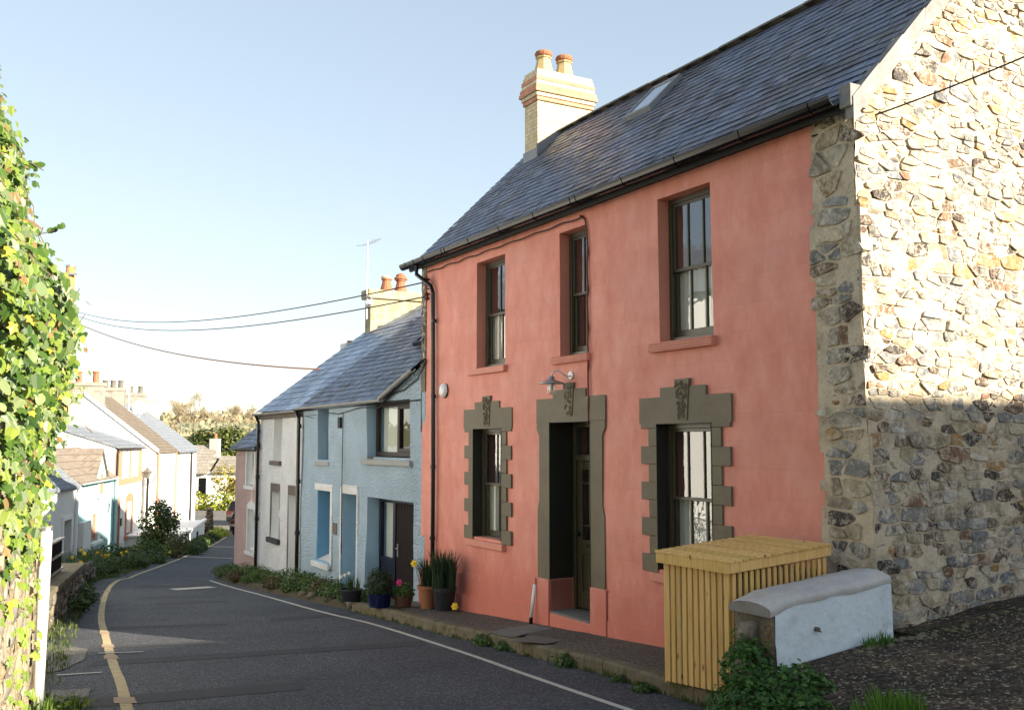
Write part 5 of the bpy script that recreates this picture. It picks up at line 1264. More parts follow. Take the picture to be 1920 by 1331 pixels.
M('blue_letter', (.03, .05, .35), .5, bs=0); me.materials.append(MATS['blue_letter']); o = bpy.data.objects.new('letter', me); COL.objects.link(o); o.parent = sg
o.rotation_euler = (math.pi/2, 0, math.atan2(L1.y, L1.x)); o.location = LF(-2.15, -.09, -.66)-sg.location
# b: aqua cottage with a gabled half dormer
b = thing('terraced_house', 'low aqua cottage with brown tiled gabled dormer and sash window', 'house', LF(5.5, 0, -2))
w, lin = wall(LF, 2.15, 9.15, -4.2, .82, [(4.8, 6.0, -1.72, -.6, .12)], mat='aqua_paint', parent=b, amp=.02, name='front_wall'); lin.build('reveal', 'aqua_paint', w)
casement(b, LF, 4.82, 5.98, -1.7, -.62, .1, 'terracotta_paint', (1, 1), w=.07); mb = MB(); mb.box(LF, 4.5, 6.4, -.16, .05, -1.86, -1.74); mb.box(LF, 6.0, 6.35, -.03, .02, -1.74, -.55); mb.build('sill', 'white_paint', b)
rf = lgable(b, 2.15, 9.15, 0, .82, 1.5, 2.05, 4, 'pale_wall', 'tile_brown')
mb = MB(); mb.prism([LF(5.05, -.02, .6), LF(7.15, -.02, .6), LF(7.15, -.02, .95), LF(6.1, -.02, 1.92), LF(5.05, -.02, .95)], L2*1.2); dm = mb.build('dormer', 'aqua_paint', b)
mb = MB()
for sg_ in (-1, 1): mb.prism([LF(6.1, -.1, 2.0), LF(6.1+sg_*1.22, -.1, .86), LF(6.1+sg_*1.22, -.1, .93), LF(6.1, -.1, 2.08)], L2*3.2)
mb.build('dormer_roof', 'tile_brown', dm)
mb = MB(); mb.box(LF, 5.6, 6.4, -.07, .0, .08, 1.12); mb.box(LF, 5.5, 6.55, -.12, .0, .0, .08); ww = mb.build('window', 'white_paint', dm); mb = MB(); mb.box(LF, 5.72, 6.28, -.085, -.06, .18, 1.02); mb.build('pane', 'peach_paint', ww)
mb = MB(); mb.tube([LF(7.9+.22*math.cos(t_*.6)*(1-t_/14), -.03, -.55+.28*math.sin(t_*.6)*(1-t_/20)) for t_ in range(12)], .02, 4); mb.build('wall_ornament', 'galvanised', b)
mb = MB(); mb.box(LF, 2.2, 3.5, -.25, -.02, -4, -.72); mb.build('projecting_wall', 'pale_wall', b, bevel=.02)
mb = MB(); mb.tube([LF(9.1, -.1, .8), LF(9.1, -.1, -2.6)], .07, 8); mb.build('downpipe', 'aqua_paint', b)
gutter(b, LF, 2.2, 9.1, -.2, .74, .06, 'aqua_paint')
# c: white and peach house
c = thing('terraced_house', 'white house with peach bands round its windows and grey low roof', 'house', LF(12.7, 0, -2.3))
HC = [(11.0, 12.1, .68, 1.8, .1), (13.3, 14.6, .68, 1.8, .1), (12.15, 13.6, -2.12, -.5, .15), (9.35, 10.3, -4, -.6, .3)]
w, lin = wall(LF, 9.15, 16.3, -4.2, 2.15, HC, mat='pale_wall', parent=c, amp=.02, name='front_wall'); lin.build('reveal', 'white_paint', w)
mb = MB(); 
for s0_, s1_ in ((9.15, 11.0), (12.1, 13.3), (14.6, 16.3)): mb.box(LF, s0_, s1_, -.03, .02, .5, 1.95)
mb.box(LF, 11.0, 12.1, -.03, .02, .5, .66); mb.box(LF, 13.3, 14.6, -.03, .02, .5, .66); mb.box(LF, 9.15, 16.3, -.04, .02, .34, .5)
mb.build('painted_band', 'peach_paint', w)
mb = MB()
for s0_, s1_ in ((11.0, 12.1), (13.3, 14.6)): mb.box(LF, s0_-.22, s0_, -.05, .02, .62, 1.9); mb.box(LF, s1_, s1_+.22, -.05, .02, .62, 1.9)
mb.build('window_band', 'white_paint', w)
casement(c, LF, 11.02, 12.08, .7, 1.78, .08, 'white_paint', (1, 1), w=.09, cur=(11.1, 12)); casement(c, LF, 13.32, 14.58, .7, 1.78, .08, 'white_paint', (1, 1), w=.09, cur=(13.4, 14.5))
casement(c, LF, 12.17, 13.58, -2.1, -.52, .13, 'white_paint', (1, 1), w=.1)
mb = MB(); mb.box(LF, 11.95, 12.15, -.06, .02, -2.15, -.5); mb.box(LF, 13.6, 13.8, -.06, .02, -2.15, -.5); mb.box(LF, 11.85, 13.9, -.12, .02, -2.28, -2.14); mb.prism([LF(11.95, -.06, -.5), LF(13.8, -.06, -.5), LF(13.8, -.06, -.28), LF(12.87, -.06, -.1), LF(11.95, -.06, -.28)], L2*.08); mb.build('window_surround', 'terracotta_paint', w)
mb = MB(); mb.box(LF, 9.2, 9.35, -.06, .02, -3.2, -.6); mb.box(LF, 10.3, 10.45, -.06, .02, -3.2, -.6); mb.prism([LF(9.2, -.06, -.6), LF(10.45, -.06, -.6), LF(10.45, -.06, -.35), LF(9.8, -.06, -.1), LF(9.2, -.06, -.35)], L2*.08); mb.build('door_surround', 'peach_paint', w)
mb = MB(); mb.box(LF, 9.4, 10.25, .25, .3, -3, -.6); mb.build('door', 'peach_paint', c)
mb = MB(); mb.box(LF, 10.75, 11.1, -.05, .0, -1.55, -1.2); mb.build('name_plate', 'black_metal', c)
lgable(c, 9.15, 16.3, 0, 2.15, 3.0, 3.15, 3.65, 'pale_wall', 'slate_far', gm='gable_white')
gutter(c, LF, 9.2, 16.2, -.18, 2.08, .07, 'black_metal'); mb = MB(); mb.tube([LF(9.3, -.15, 2.0), LF(9.2, -.1, 1.8), LF(9.2, -.1, .8)], .05, 6); mb.build('downpipe', 'black_metal', c)
# street lantern against the end of c
sl = thing('street_lamp', 'black post with small lantern at the end of the white and peach house', 'lamp', LF(16.3, -.25, -2.8))
mb = MB(); mb.tube([LF(16.35, -.3, -3), LF(16.35, -.3, .5)], .07, 8); mb.build('pole', 'black_metal', sl); mb = MB(); mb.tube([LF(16.35, -.3, .2), LF(16.3, -.6, .35), LF(16.25, -.7, .6)], .03, 6); mb.build('arm', 'black_metal', sl)
mb = MB(); mb.lathe(LF(16.25, -.3, .45), [(.08, 0), (.2, .3), (.28, .34), (.06, .55), (.02, .65)], 6); mb.build('lantern', 'dark_clay', sl)
# d, e: two taller white houses
QF = -.68
d = thing('terraced_house', 'tall white house with bright gable end and brown tiled roof', 'house', LF(20, QF, -3))
HD = [(17.8, 18.7, -2.2, -.9, .1), (20.9, 21.8, -2.2, -.9, .1), (19.2, 20.0, .2, 1.2, .1)]
w, lin = wall(LF, 16.6, 24.0, -4.4, 1.9, HD, mat='pale_wall', parent=d, q0=QF, amp=.02, name='front_wall'); lin.build('reveal', 'white_paint', w)
for h in HD: casement(d, LF, h[0]+.02, h[1]-.02, h[2]+.02, h[3]-.02, QF+.09, 'white_paint', (1, 1), w=.1)
rf = lgable(d, 16.6, 24.0, QF, 1.9, 3.0, 4.9, 6.7, 'pale_wall', 'tile_dark', gm='gable_white')
mb = MB(); k = 3.0/3.68
mb.prism([LF(16.48, QF-.1, 1.78), LF(16.48, 3.0, 4.78), LF(16.48, 3.0, 4.98), LF(16.48, QF-.1, 1.98)], L1*.1); mb.build('bargeboard', 'white_paint', rf)
def lchim(root, s0, s1, q0, q1, z0, z1, mat, pots, potmat='dark_clay', dz=.45):
    mb = MB(); mb.box(LF, s0, s1, q0, q1, z0, z1-.2); mb.box(LF, s0-.05, s1+.05, q0-.05, q1+.05, z1-.2, z1); o = mb.build('chimney', mat, root)
    for i in range(pots):
        q = q0+(q1-q0)*(i+.5)/pots; mb = MB(); mb.lathe(LF((s0+s1)/2, q, z1), [(.16, 0), (.14, dz*.8), (.17, dz*.85), (.17, dz), (.1, dz)], 10); mb.build('chimney_pot', potmat, o)
    return o
lchim(rf, 16.9, 17.6, 2.2, 3.9, 4.0, 5.5, 'grey_brick', 2, 'terracotta', .6); mb = MB(); mb.box(LF, 16.7, 17.7, 2.15, 3.95, 3.9, 4.35); mb.build('flashing', 'roof_grey', rf)
mb = MB(); mb.tube([LF(16.7, QF-.08, 1.8), LF(16.7, QF-.08, -3.2)], .06, 6); mb.tube([LF(23.6, QF-.08, 1.8), LF(23.6, QF-.08, -3.2)], .05, 6); mb.build('downpipe', 'terracotta_paint', d)
e_ = thing('terraced_house', 'farthest tall white house of the left row with smooth grey roof', 'house', LF(29, QF, -3))
HE = [(25.5, 26.4, -2.2, -.9, .1), (30.9, 31.9, -2.2, -.9, .1)]
w, lin = wall(LF, 24.0, 34.5, -4.6, 1.95, HE, mat='pale_wall', parent=e_, q0=QF, amp=.02, name='front_wall'); lin.build('reveal', 'white_paint', w)
for h in HE: casement(e_, LF, h[0]+.02, h[1]-.02, h[2]+.02, h[3]-.02, QF+.09, 'white_paint', (1, 1), w=.1)
rf = lgable(e_, 24.0, 34.5, QF, 1.95, 3.0, 4.75, 6.7, 'pale_wall', 'slate_far', over=.25)
mb = MB(); mb.tube([LF(31.0, QF-.08, 1.8), LF(31.0, QF-.08, -3.4)], .07, 6); mb.build('downpipe', 'black_metal', e_)
lchim(rf, 24.0, 24.7, 2.45, 3.75, 4.2, 5.6, 'grey_brick', 3); lchim(rf, 29.3, 30.0, 2.1, 3.3, 4.2, 5.55, 'grey_brick', 2); lchim(rf, 34.0, 34.6, 1.9, 3.1, 3.9, 5.4, 'red_brick_far', 0)
ar = thing('television_aerial', 'tall thin white aerial mast by the middle chimneys on the left', 'aerial', LF(24.3, 2.2, 4.6))
mb = MB(); mb.tube([LF(24.2, 2.15, 4.0), LF(24.2, 2.15, 7.4)], .045, 6); mb.tube([LF(24.2, 2.15, 5.0), LF(24.5, 2.4, 5.0)], .03, 5); mb.build('mast', 'white_plastic', ar)
sd = thing('satellite_dish', 'round white satellite dish on the grey roof of left terrace', 'dish', LF(26, 2.0, 4.6))
mb = MB(); cc = LF(26.4, 1.9, 4.5); nn = Vector((.3, -.95, .1)).normalized(); x_ = nn.cross(Vector((0, 0, 1))).normalized(); y_ = nn.cross(x_); b0 = len(mb.v)
for rr, dd in ((.0, -.1), (.25, -.06), (.42, .0)):
    for k in range(14): t_ = k*math.pi/7; mb.v.append(cc+x_*math.cos(t_)*rr+y_*math.sin(t_)*rr+nn*dd)
for j in range(2):
    for k in range(14): mb.f.append((j*14+k, j*14+(k+1) % 14, (j+1)*14+(k+1) % 14, (j+1)*14+k)); mb.c.append(None)
mb.build('reflector', 'white_plastic', sd); mb = MB(); mb.tube([cc, cc+nn*.4], .02, 4); mb.tube([cc-Vector((0, 0, 0)), cc-Vector((0, 0, .7))], .03, 5); mb.build('arm', 'steel', sd)
# white garage-like low enclosure beyond the bush
gw = thing('low_white_store', 'low flat topped white enclosure beside the road past the bush', 'wall', (-17, 53, -3))
frg, Lg = wallfr((-15.95, 48.6), (-17.75, 57.6))
gg = lambda s: zr(frg(s, 0, 0).y)
mb = MB(); mb.box(frg, 0, Lg, 0, .2, -3.9, -2.2); mb.box(frg, 0, .2, .2, 3.0, -3.9, -2.2); mb.box(frg, Lg-.2, Lg, .2, 3, -3.9, -2.2); mb.build('walls', 'pale_wall', gw)
mb = MB(); mb.box(frg, -.1, Lg+.1, -.08, 3.0, -2.2, -2.12); mb.box(frg, -.12, Lg+.12, -.12, .1, -2.12, -2.04); mb.build('flat_top', 'white_paint', gw)
mb = MB(); mb.box(frg, 5.2, 5.9, -.03, .0, -3.6, -2.45); mb.build('slot_door', 'brown_door', gw)
gp = thing('gate_pier', 'dark rough stone pier by the far end of the white enclosure', 'pier', (-18.2, 60, -3.4))
mb = MB(); 
for k in range(9): rock(mb, (-18.3+.08*nz(k, 1), 60.3, -3.3+k*.2), .30-.01*k, k+3)
mb.build('stone', 'dark_rubble', gp, smooth=True)
pt = thing('low_brick_wall', 'low tan wall with pots on top near the road junction', 'wall', (-19, 61, -3))
mb = MB(); mb.box(WF, -20.9, -18.6, 59.8, 60.1, -3.8, -2.75); mb.build('body', 'bank_wall', pt); mb = MB(); mb.box(WF, -21, -18.5, 59.7, 60.2, -2.75, -2.68); mb.build('coping', 'concrete', pt)
pp = thing('plant_pot', 'round dark pot on the low tan wall near the junction', 'pot', (-19.4, 60, -2.6)); mb = MB(); mb.lathe((-19.4, 59.95, -2.68), [(.3, 0), (.42, .3), (.45, .34), (.38, .34)], 12); mb.build('pot', 'black_pot', pp)
pp = thing('plant', 'rusty orange shrub on the low tan wall', 'shrub', (-20.6, 60, -2.6)); cloud([(-20.6, 60, -2.25, .45, .35, .42)], 260, .12, (.35, .15, .04), (.6, .33, .08), seed=8).build('foliage', 'leaf', pp)

# ================================================================== CARS
def car(x, y, z, paint, label, wd=1.8, ln=4.3, ht=1.62, rot=0):
    root = thing('parked_car', label, 'car', (x, y, z), 'cars stopped by the far junction'); cf = Frame((x, y, z), (math.sin(rot), math.cos(rot), 0), (math.cos(rot), -math.sin(rot), 0))
    h = wd/2; mb = MB(); pr_ = [(0, .35), (0, .85), (.12, 1.0), (.95, 1.08), (3.3, 1.08), (4.15, .92), (4.3, .7), (4.3, .3), (3.75, .28), (.5, .28)]
    P = [cf(s*ln/4.3, -h, zz) for s, zz in pr_]; mb.prism(P, cf.b*wd); body = mb.build('body', paint, root, bevel=.05)
    mb = MB(); ca = [(.08, 1.02), (.35, ht-.06), (.8, ht), (2.3, ht), (3.15, 1.06)]; a0 = [cf(s, -h+.03, zz) for s, zz in ca]; n = len(a0)
    top = [cf(s, -h+.16 if zz > 1.2 else -h+.03, zz) for s, zz in ca]; bot = [cf(s, h-.16 if zz > 1.2 else h-.03, zz) for s, zz in ca]
    mb.add(top+bot, [tuple(range(n)), tuple(range(2*n-1, n-1, -1))]+[(i, (i+1) % n, (i+1) % n+n, i+n) for i in range(n)]); mb.build('cabin', 'black_plastic', root, bevel=.03)
    mb = MB(); mb.box(cf, .55, 2.35, -h+.14, h-.14, ht-.02, ht+.03); mb.build('roof', paint, root, bevel=.02)
    for sx in (.8, 3.45):
        for sy in (-h+.02, h-.24):
            mb = MB(); mb.tube([cf(sx, sy, .33), cf(sx, sy+.22, .33)], .33, 16); wh = mb.build('wheel', 'tyre', root); mb = MB(); mb.tube([cf(sx, sy-.01, .33), cf(sx, sy+.23, .33)], .19, 10); mb.build('rim', 'steel', wh)
    for sy in (-h+.05, h-.3): mb = MB(); mb.box(cf, -.03, .06, sy, sy+.25, .75, .98); mb.build('tail_light', 'red_lamp', root)
    for sy in (-h-.12, h): mb = MB(); mb.box(cf, 2.75, 2.9, sy, sy+.14, 1.0, 1.12); mb.build('mirror', paint, root)
    mb = MB(); mb.box(cf, -.06, .1, -h+.05, h-.05, .35, .6); mb.build('bumper', 'black_plastic', root, bevel=.03)
car(-16.35, 61, zr(61), 'car_silver', 'pale silver car mostly hidden behind the pink cottage corner')
car(-19.0, 69.5, zr(69.5)+.12, 'car_dark', 'dark brown car just beyond the pale silver one')

# ================================================================== BACKGROUND
f = thing('cottage', 'long grey roofed cottage beyond the junction with a stone chimney', 'house', (-30, 100, -3.6))
mb = MB(); mb.box(WF, -42, -24, 98, 104, -4.2, -.5); mb.build('wall', 'pale_wall', f)
for x in (-34.2, -31.0, -28): mb = MB(); mb.box(WF, x, x+1.0, 97.94, 98.02, -2.9, -1.0); wi = mb.build('window', 'white_paint', f); mb = MB(); mb.box(WF, x+.12, x+.88, 97.92, 97.97, -2.8, -1.1); mb.build('pane', 'black_plastic', wi)
brickmat('far_tiles', (.27, .24, .20), (.22, .20, .17), (.14, .12, .10), .8, .3, fr=Vector((1, 0, 0)), ms=.02)
mb = MB(); mb.prism([(-29.6, 97.6, -.6), (-29.6, 101, 1.0), (-29.6, 104.4, -.6)], (6.2, 0, 0)); mb.prism([(-42, 97.5, -.7), (-42, 101, 2.1), (-42, 104.5, -.7)], (12.0, 0, 0)); rf = mb.build('roof', 'far_tiles', f)
mb = MB(); mb.box(WF, -30.7, -29.8, 100.5, 101.4, .8, 2.75); ch = mb.build('chimney', 'grey_stone_sill', f); mb = MB(); mb.lathe((-30.2, 100.9, 2.75), [(.18, 0), (.15, .5)], 8); mb.build('chimney_pot', 'terracotta', ch)
mb = MB(); mb.box(WF, -52, -32, 150, 151, 3.2, 4.0); tag(mb.build('retaining_wall', 'bank_wall'), 'pale tan retaining wall across the far hillside', 'wall')
mf = thing('mesh_fence', 'green mesh fence along the top of the far tan bank', 'fence', (-42, 149.5, 4))
mb = MB()
for i in range(29): mb.box(WF, -50.5+i*.5, -50.5+i*.5+.06, 149.4, 149.46, 4.0, 5.3)
mb.build('posts', 'green_mesh', mf); mb = MB()
for z in (4.05, 4.3, 4.55, 4.8, 5.05, 5.25): mb.box(WF, -50.5, -36.4, 149.47, 149.5, z, z+.05)
mb.build('wires', 'green_mesh', mf)
# hedge across the junction
def bush(name, label, cat, blobs, n, size, a, b_, seed, stems=0, kind='round', zmin=None, group=None, loc=None):
    c0 = blobs[0]; root = thing(name, label, cat, loc or (c0[0], c0[1], c0[2]-c0[5]), group)
    cloud(blobs, n, size, a, b_, kind, seed, zmin=zmin).build('foliage', 'leaf', root)
    if stems:
        mb = MB(); r = random.Random(seed)
        for k in range(stems):
            bl_ = blobs[k % len(blobs)]; mb.tube([(c0[0]+r.uniform(-.1, .1), c0[1]+r.uniform(-.1, .1), c0[2]-c0[5]), (bl_[0]+r.uniform(-.3, .3)*bl_[3], bl_[1]+r.uniform(-.3, .3)*bl_[4], bl_[2]), (bl_[0]+r.uniform(-.8, .8)*bl_[3], bl_[1]+r.uniform(-.8, .8)*bl_[4], bl_[2]+bl_[5]*.7)], [.03, .018, .006], 5)
        mb.build('stems', 'bark', root)
    return root
bush('hedge', 'yellow green hedge on the far side of the junction', 'hedge', [(-28.6+i*2.0, 89+nz(i, 2), -2.9+.3*nz(i, 3, 0, 1.7), 1.5, 1.0, 1.0) for i in range(-4, 7)], 5200, .24, (.10, .14, .02), (.42, .42, .05), 71)
bush('shrub', 'loose golden shrub in front of the far grey roofed cottage', 'shrub', [(-26.6, 92.5, -1.0, 1.6, 1.2, 1.7), (-25.0, 92, -1.8, 1.3, 1, 1.2)], 1100, .22, (.16, .15, .04), (.50, .40, .10), 72, 8)
bush('shrub', 'pale bare shrub against the white wall of far cottage', 'shrub', [(-30.5, 93.5, -1.6, 1.0, .8, 1.6)], 300, .16, (.3, .25, .12), (.5, .45, .25), 73, 14)
bush('evergreen_tree', 'dense dark evergreen tree behind the far cottage', 'tree', [(-35.6, 118, .8, 3.6, 3, 3.6), (-33.4, 118, 2.2, 2.6, 2.2, 2.2), (-36.8, 118, 1.6, 2.2, 2.0, 2.2), (-31.6, 119, .4, 2.2, 2, 2.8)], 6500, .42, (.02, .04, .012), (.15, .17, .035), 74, 6)
for i, (x, y, s) in enumerate(((-48, 130, 1), (-44, 126, .8), (-40, 132, .9), (-30, 134, 1.1))):
    bush('scrub_bush', ['tawny scrub bush at the left of the far slope', 'low green scrub bush below the mesh fence', 'golden scrub bush under the tan retaining wall', 'brown scrub bush right of the evergreen tree'][i], 'bush', [(x, y, zr(y)+hill(x, y)+.6*s, 2.6*s, 1.5, 1.3*s)], 900, .35, [(.24, .16, .06), (.09, .12, .03), (.28, .20, .06), (.2, .14, .07)][i], [(.46, .34, .14), (.25, .28, .06), (.5, .4, .12), (.4, .3, .15)][i], 75+i)
# bare winter trees on the far slope (3 shapes, copied)
def tree_mesh(seed, h, twig):
    r = random.Random(seed); mb = MB(); tips = []
    limb(mb, Vector((0, 0, 0)), Vector((0, 0, 1)), h*.32, h*.03, 5, r, None, .3, tips, 3)
    tr = mb; tw = MB()
    for (p, d_) in tips:
        for k in range(twig):
            dd = (d_*.6+Vector((r.uniform(-1, 1), r.uniform(-1, 1), r.uniform(-.5, .9)))).normalized(); L = h*r.uniform(.03, .075); sd_ = dd.cross(Vector((r.uniform(-1, 1), r.uniform(-1, 1), .3))).normalized()*.035
            c_ = colr(r, (.22, .175, .11), (.36, .30, .20), .25); s_ = p+Vector((r.uniform(-.3, .3), r.uniform(-.3, .3), r.uniform(-.3, .3)))
            tw.add([s_-sd_, s_+sd_, s_+dd*L], [(0, 1, 2)], c_)
    return tr, tw
protos = []
for k, (seed, h) in enumerate(((5, 9), (9, 8), (14, 10))):
    tr, tw = tree_mesh(seed, h, 5)
    protos.append((tr, tw))
TP = [(-66, 165, 1.15, 0), (-60, 175, 1.25, 1), (-54, 168, 1.3, 2), (-50, 182, 1.25, 0), (-44.5, 172, 1.0, 1), (-39, 185, .95, 2), (-60, 150, .8, 2), (-55, 146, .75, 1), (-50, 156, .8, 0), (-34, 168, .95, 0), (-47, 198, 1.1, 2), (-42, 205, 1.2, 1), (-28.5, 176, .9, 1), (-36, 215, 1.1, 0), (-30, 225, 1.1, 2), (-72, 178, 1.3, 1), (-80, 172, 1.2, 2), (-57, 200, 1.4, 1), (-24, 190, .9, 0), (-52.5, 141, .6, 1), (-27, 150, .7, 2), (-65, 195, 1.4, 0)]
first = {}
for i, (x, y, s, k) in enumerate(TP):
    lab = 'bare winter tree with tawny twigs on the far hillside behind the mesh fence'
    z = zr(y)+hill(x, y)-.2
    if k not in first:
        root = thing('bare_tree', lab, 'tree', (0, 0, 0), 'bare trees on the far hillside'); a_ = protos[k][0].build('trunk', 'bark', root); b_ = protos[k][1].build('crown', 'twigs', root); first[k] = root
    else:
        src = first[k]; root = src.copy(); COL.objects.link(root)
        for ch_ in list(src.children):
            cc_ = ch_.copy(); COL.objects.link(cc_); cc_.parent = root
    root.location = (x, y, z); s *= .6; root.scale = (s, s, s*(.9+.2*((i*37) % 10)/10)); root.rotation_euler = (0, 0, i*1.3)
bush('distant_wood', '', 'wood', [], 0, 1, G1, G2, 1, loc=(0, 300, 0)) if False else None
mb = MB(); r = random.Random(77)
for _ in range(16000):
    y = r.uniform(200, 420); x = r.uniform(-.62, .05)*y; z = zr(y)+hill(x, y)+r.uniform(0, 4.2+2.2*nz(x, y, 0, .05)); 
    put_leaf(mb, Vector((x, y, z)), Vector((r.uniform(-1, 1), -1, r.uniform(-.3, 1))), r.uniform(.7, 1.5), colr(r, (.15, .13, .08), (.31, .27, .17), .2), 'blade' if r.random() < .5 else 'round', r)
o = mb.build('distant_wood', 'twigs', kind='stuff'); tag(o, 'brown winter woodland along the skyline beyond the village', 'wood')

# ================================================================== PLANTING NEAR THE ROAD
gr = lambda x, y: zr(y)+.08
bush('large_bush', 'tall dark green rounded bush by the street lamp on the left', 'bush', [(-15.75, 44, -1.35, .72, .72, 1.2), (-15.5, 44.1, -.75, .5, .5, .62), (-15.2, 43.8, -1.7, .55, .6, .9), (-15.9, 44, -2.0, .6, .6, .6), (-15.0, 44, -1.1, .4, .4, .5)], 3800, .11, (.03, .055, .012), (.13, .15, .035), 81, 12, zmin=-2.5)
bush('small_bush', 'brownish olive shrub beside the road right of the large bush', 'bush', [(-13.6, 40.3, -1.9, .42, .42, .55), (-13.3, 40.6, -1.6, .25, .25, .4)], 900, .08, (.05, .06, .02), (.17, .14, .05), 82, 6)
GB = [(-16.0, 40, .5, 0), (-15.2, 41.6, .6, 0), (-14.6, 38.7, .4, 1), (-13.6, 37.7, .35, 0), (-13.0, 34.6, .36, 0), (-12.7, 33.2, .42, 0), (-13.4, 31.2, .5, 0), (-12.6, 30.4, .5, 0), (-13.9, 34, .4, 1), (-15.2, 36.4, .45, 1), (-12.0, 28.3, .4, 0), (-10.9, 24.4, .42, 0), (-11.9, 26.2, .5, 0), (-10.4, 22.6, .4, 1), (-13.9, 43.0, .45, 0), (-14.5, 45.6, .42, 0), (-15.1, 47.6, .4, 0), (-15.7, 50.2, .38, 0), (-16.3, 52.8, .36, 0), (-16.8, 55.6, .35, 0), (-17.4, 58.2, .4, 2), (-17.9, 60.6, .5, 2), (-7.6, 17.4, .2, 0), (-8.3, 19.2, .25, 0), (-9.2, 21.1, .25, 0), (-16.9, 38.2, .5, 0), (-12.9, 36.2, .25, 0)]
for i, (x, y, s, k) in enumerate(GB):
    a_, b2 = ((.03, .06, .015), (.10, .15, .035)) if k == 0 else ((.06, .08, .03), (.16, .19, .07)) if k == 1 else ((.2, .25, .03), (.45, .48, .06))
    z = zr(y)+.05
    lab = ['dark green clump in the roadside bed', 'grey green clump in the roadside bed', 'sunlit yellow green clump in the roadside bed'][k]
    where = 'by the rocky wall' if 20 < y < 28 else 'at the foot of the railed wall' if y <= 20 else 'below the aqua cottage' if y < 37 else 'before the white and peach house' if y < 44 else 'beyond the large bush'
    root = thing('garden_plant', lab+' '+where, 'plant', (x, y, z), 'clumps of plants '+where+(' grey' if k == 1 else ' sunlit' if k == 2 else ''))
    cloud([(x, y, z+s*.4, s*1.15, s*1.15, s*.75), (x+s*.7, y+s*.5, z+s*.25, s*.7, s*.8, s*.5)], int(900 if s > .3 else 500), .04+.022*(y/20), a_, b2, 'round', 90+i, zmin=z-.05).build('foliage', 'leaf', root)
def flowers(name, label, cx, cy, n, spread, col, h, seed, mat='daffodil', zf=zr):
    root = thing(name, label, 'flowers', (cx, cy, zf(cy))); r = random.Random(seed); st_ = MB(); fl = MB()
    for _ in range(n):
        x, y = cx+r.gauss(0, spread), cy+r.gauss(0, spread); z = zf(y)+h*r.uniform(.6, 1.1); st_.tube([(x, y, zf(y)), (x+.02, y, z)], .006, 3, (.05, .12, .03)); k = .045
        for j in range(6): a = j*math.pi/3; put_leaf(fl, Vector((x+.02, y-.01, z)), Vector((.1, -1, .3)), k*1.1, (1, 1, 1), 'round', r, 0, down=Vector((math.cos(a), 0, math.sin(a))))
        fl.tube([(x+.02, y-.01, z), (x+.02, y-.05, z)], [.014, .022], 7)
    tufts([(cx+r.gauss(0, spread), cy+r.gauss(0, spread), zf(cy)) for _ in range(n)], 10, h, (.03, .08, .03), (.08, .16, .05), .08, .014, seed, st_)
    st_.build('leaves', 'leaf', root); fl.build('blooms', mat, root)
flowers('daffodils', 'yellow daffodils flowering below the white and peach house', -13.75, 33.5, 14, .35, 0, .5, 1)
flowers('daffodils', 'yellow daffodils flowering behind the end of the black railing', -11.3, 25.0, 9, .25, 0, .85, 2)
flowers('white_flowers', 'white flowers spilling over the rocky wall', -9.6, 21.5, 6, .2, 0, .3, 3, 'white_petal')
# creeping grass and weeds: left verge
r = random.Random(4); mb = MB()
for _ in range(900):
    y = r.uniform(9.8, 34); x = lerp(LE, y)+.25-abs(r.gauss(0, .35)); tufts([(x, y, zr(y)+.02)], 5, .045+.04*r.random(), (.03, .06, .015), (.11, .13, .04), .09, .012, r.randint(0, 9999), mb)
for _ in range(500):
    y = r.uniform(34, 63); x = lerp(LE, y)-.05-abs(r.gauss(0, .5)); tufts([(x, y, zr(y)+.02)], 5, .2, (.04, .08, .015), (.12, .16, .04), .2, .04, r.randint(0, 9999), mb)
tag(mb.build('grass', 'leaf', kind='stuff'), 'short rough grass and weeds along the left edge of the road', 'grass')
# right verge in front of the blue, white and pink cottages
VR = [(17.95, -2.55, .22), (18.4, -2.95, .2), (18.9, -2.8, .2), (19.2, -3.35, .24), (19.8, -3.5, .3), (20.3, -3.75, .33), (20.9, -4.1, .36), (21.5, -4.45, .38), (22.1, -4.7, .40), (22.8, -5.05, .42), (22.3, -5.25, .25), (21.3, -4.7, .22), (23.9, -5.7, .28), (24.6, -6.1, .33), (25.3, -6.5, .36), (26.0, -6.9, .38), (25.2, -6.95, .24), (26.9, -7.4, .36), (27.8, -7.9, .34), (24.2, -6.3, .2), (28.6, -8.2, .3)]
for i, (y, x, s) in enumerate(VR):
    z = zr(y)+.1; brown = i in (5, 10, 16)
    where = 'below the pale blue cottage' if y < 23.4 else 'below the white cottage' if y < 26.6 else 'below the pink cottage'
    root = thing('verge_plant', ('reddish brown' if brown else 'green')+' trailing clump on the verge '+where, 'plant', (x, y, z), 'verge clumps '+where+(' brown' if brown else ''))
    cloud([(x, y, z+s*.35, s*1.2, s*1.15, s*.62), (x+s*.5, y-s*.6, z+s*.25, s*.8, s*.8, s*.4)], 950, .045, (.06, .045, .02) if brown else (.035, .07, .018), (.14, .10, .05) if brown else (.12, .18, .04), 'round', 130+i, zmin=z-.08).build('foliage', 'leaf', root)
for i, (y, x, s) in enumerate(((19.1, -3.45, .11), (19.9, -3.95, .12), (20.4, -4.25, .1), (23.5, -5.6, .12), (18.0, -2.85, .13), (18.25, -2.7, .1), (18.15, -2.45, .12), (17.9, -2.35, .1))):
    mb = MB(); rock(mb, (x, y, zr(y)+.03+.5*s), s, i+20)
    tag(mb.build('rock', 'boulder' if i > 3 else 'kerb_stone', smooth=True), ('rounded grey pebble stone piled by the plant pots' if i > 3 else 'brown edging stone among the verge plants'), 'rock', 'stones piled by the pots' if i > 3 else 'edging stones of the verge')
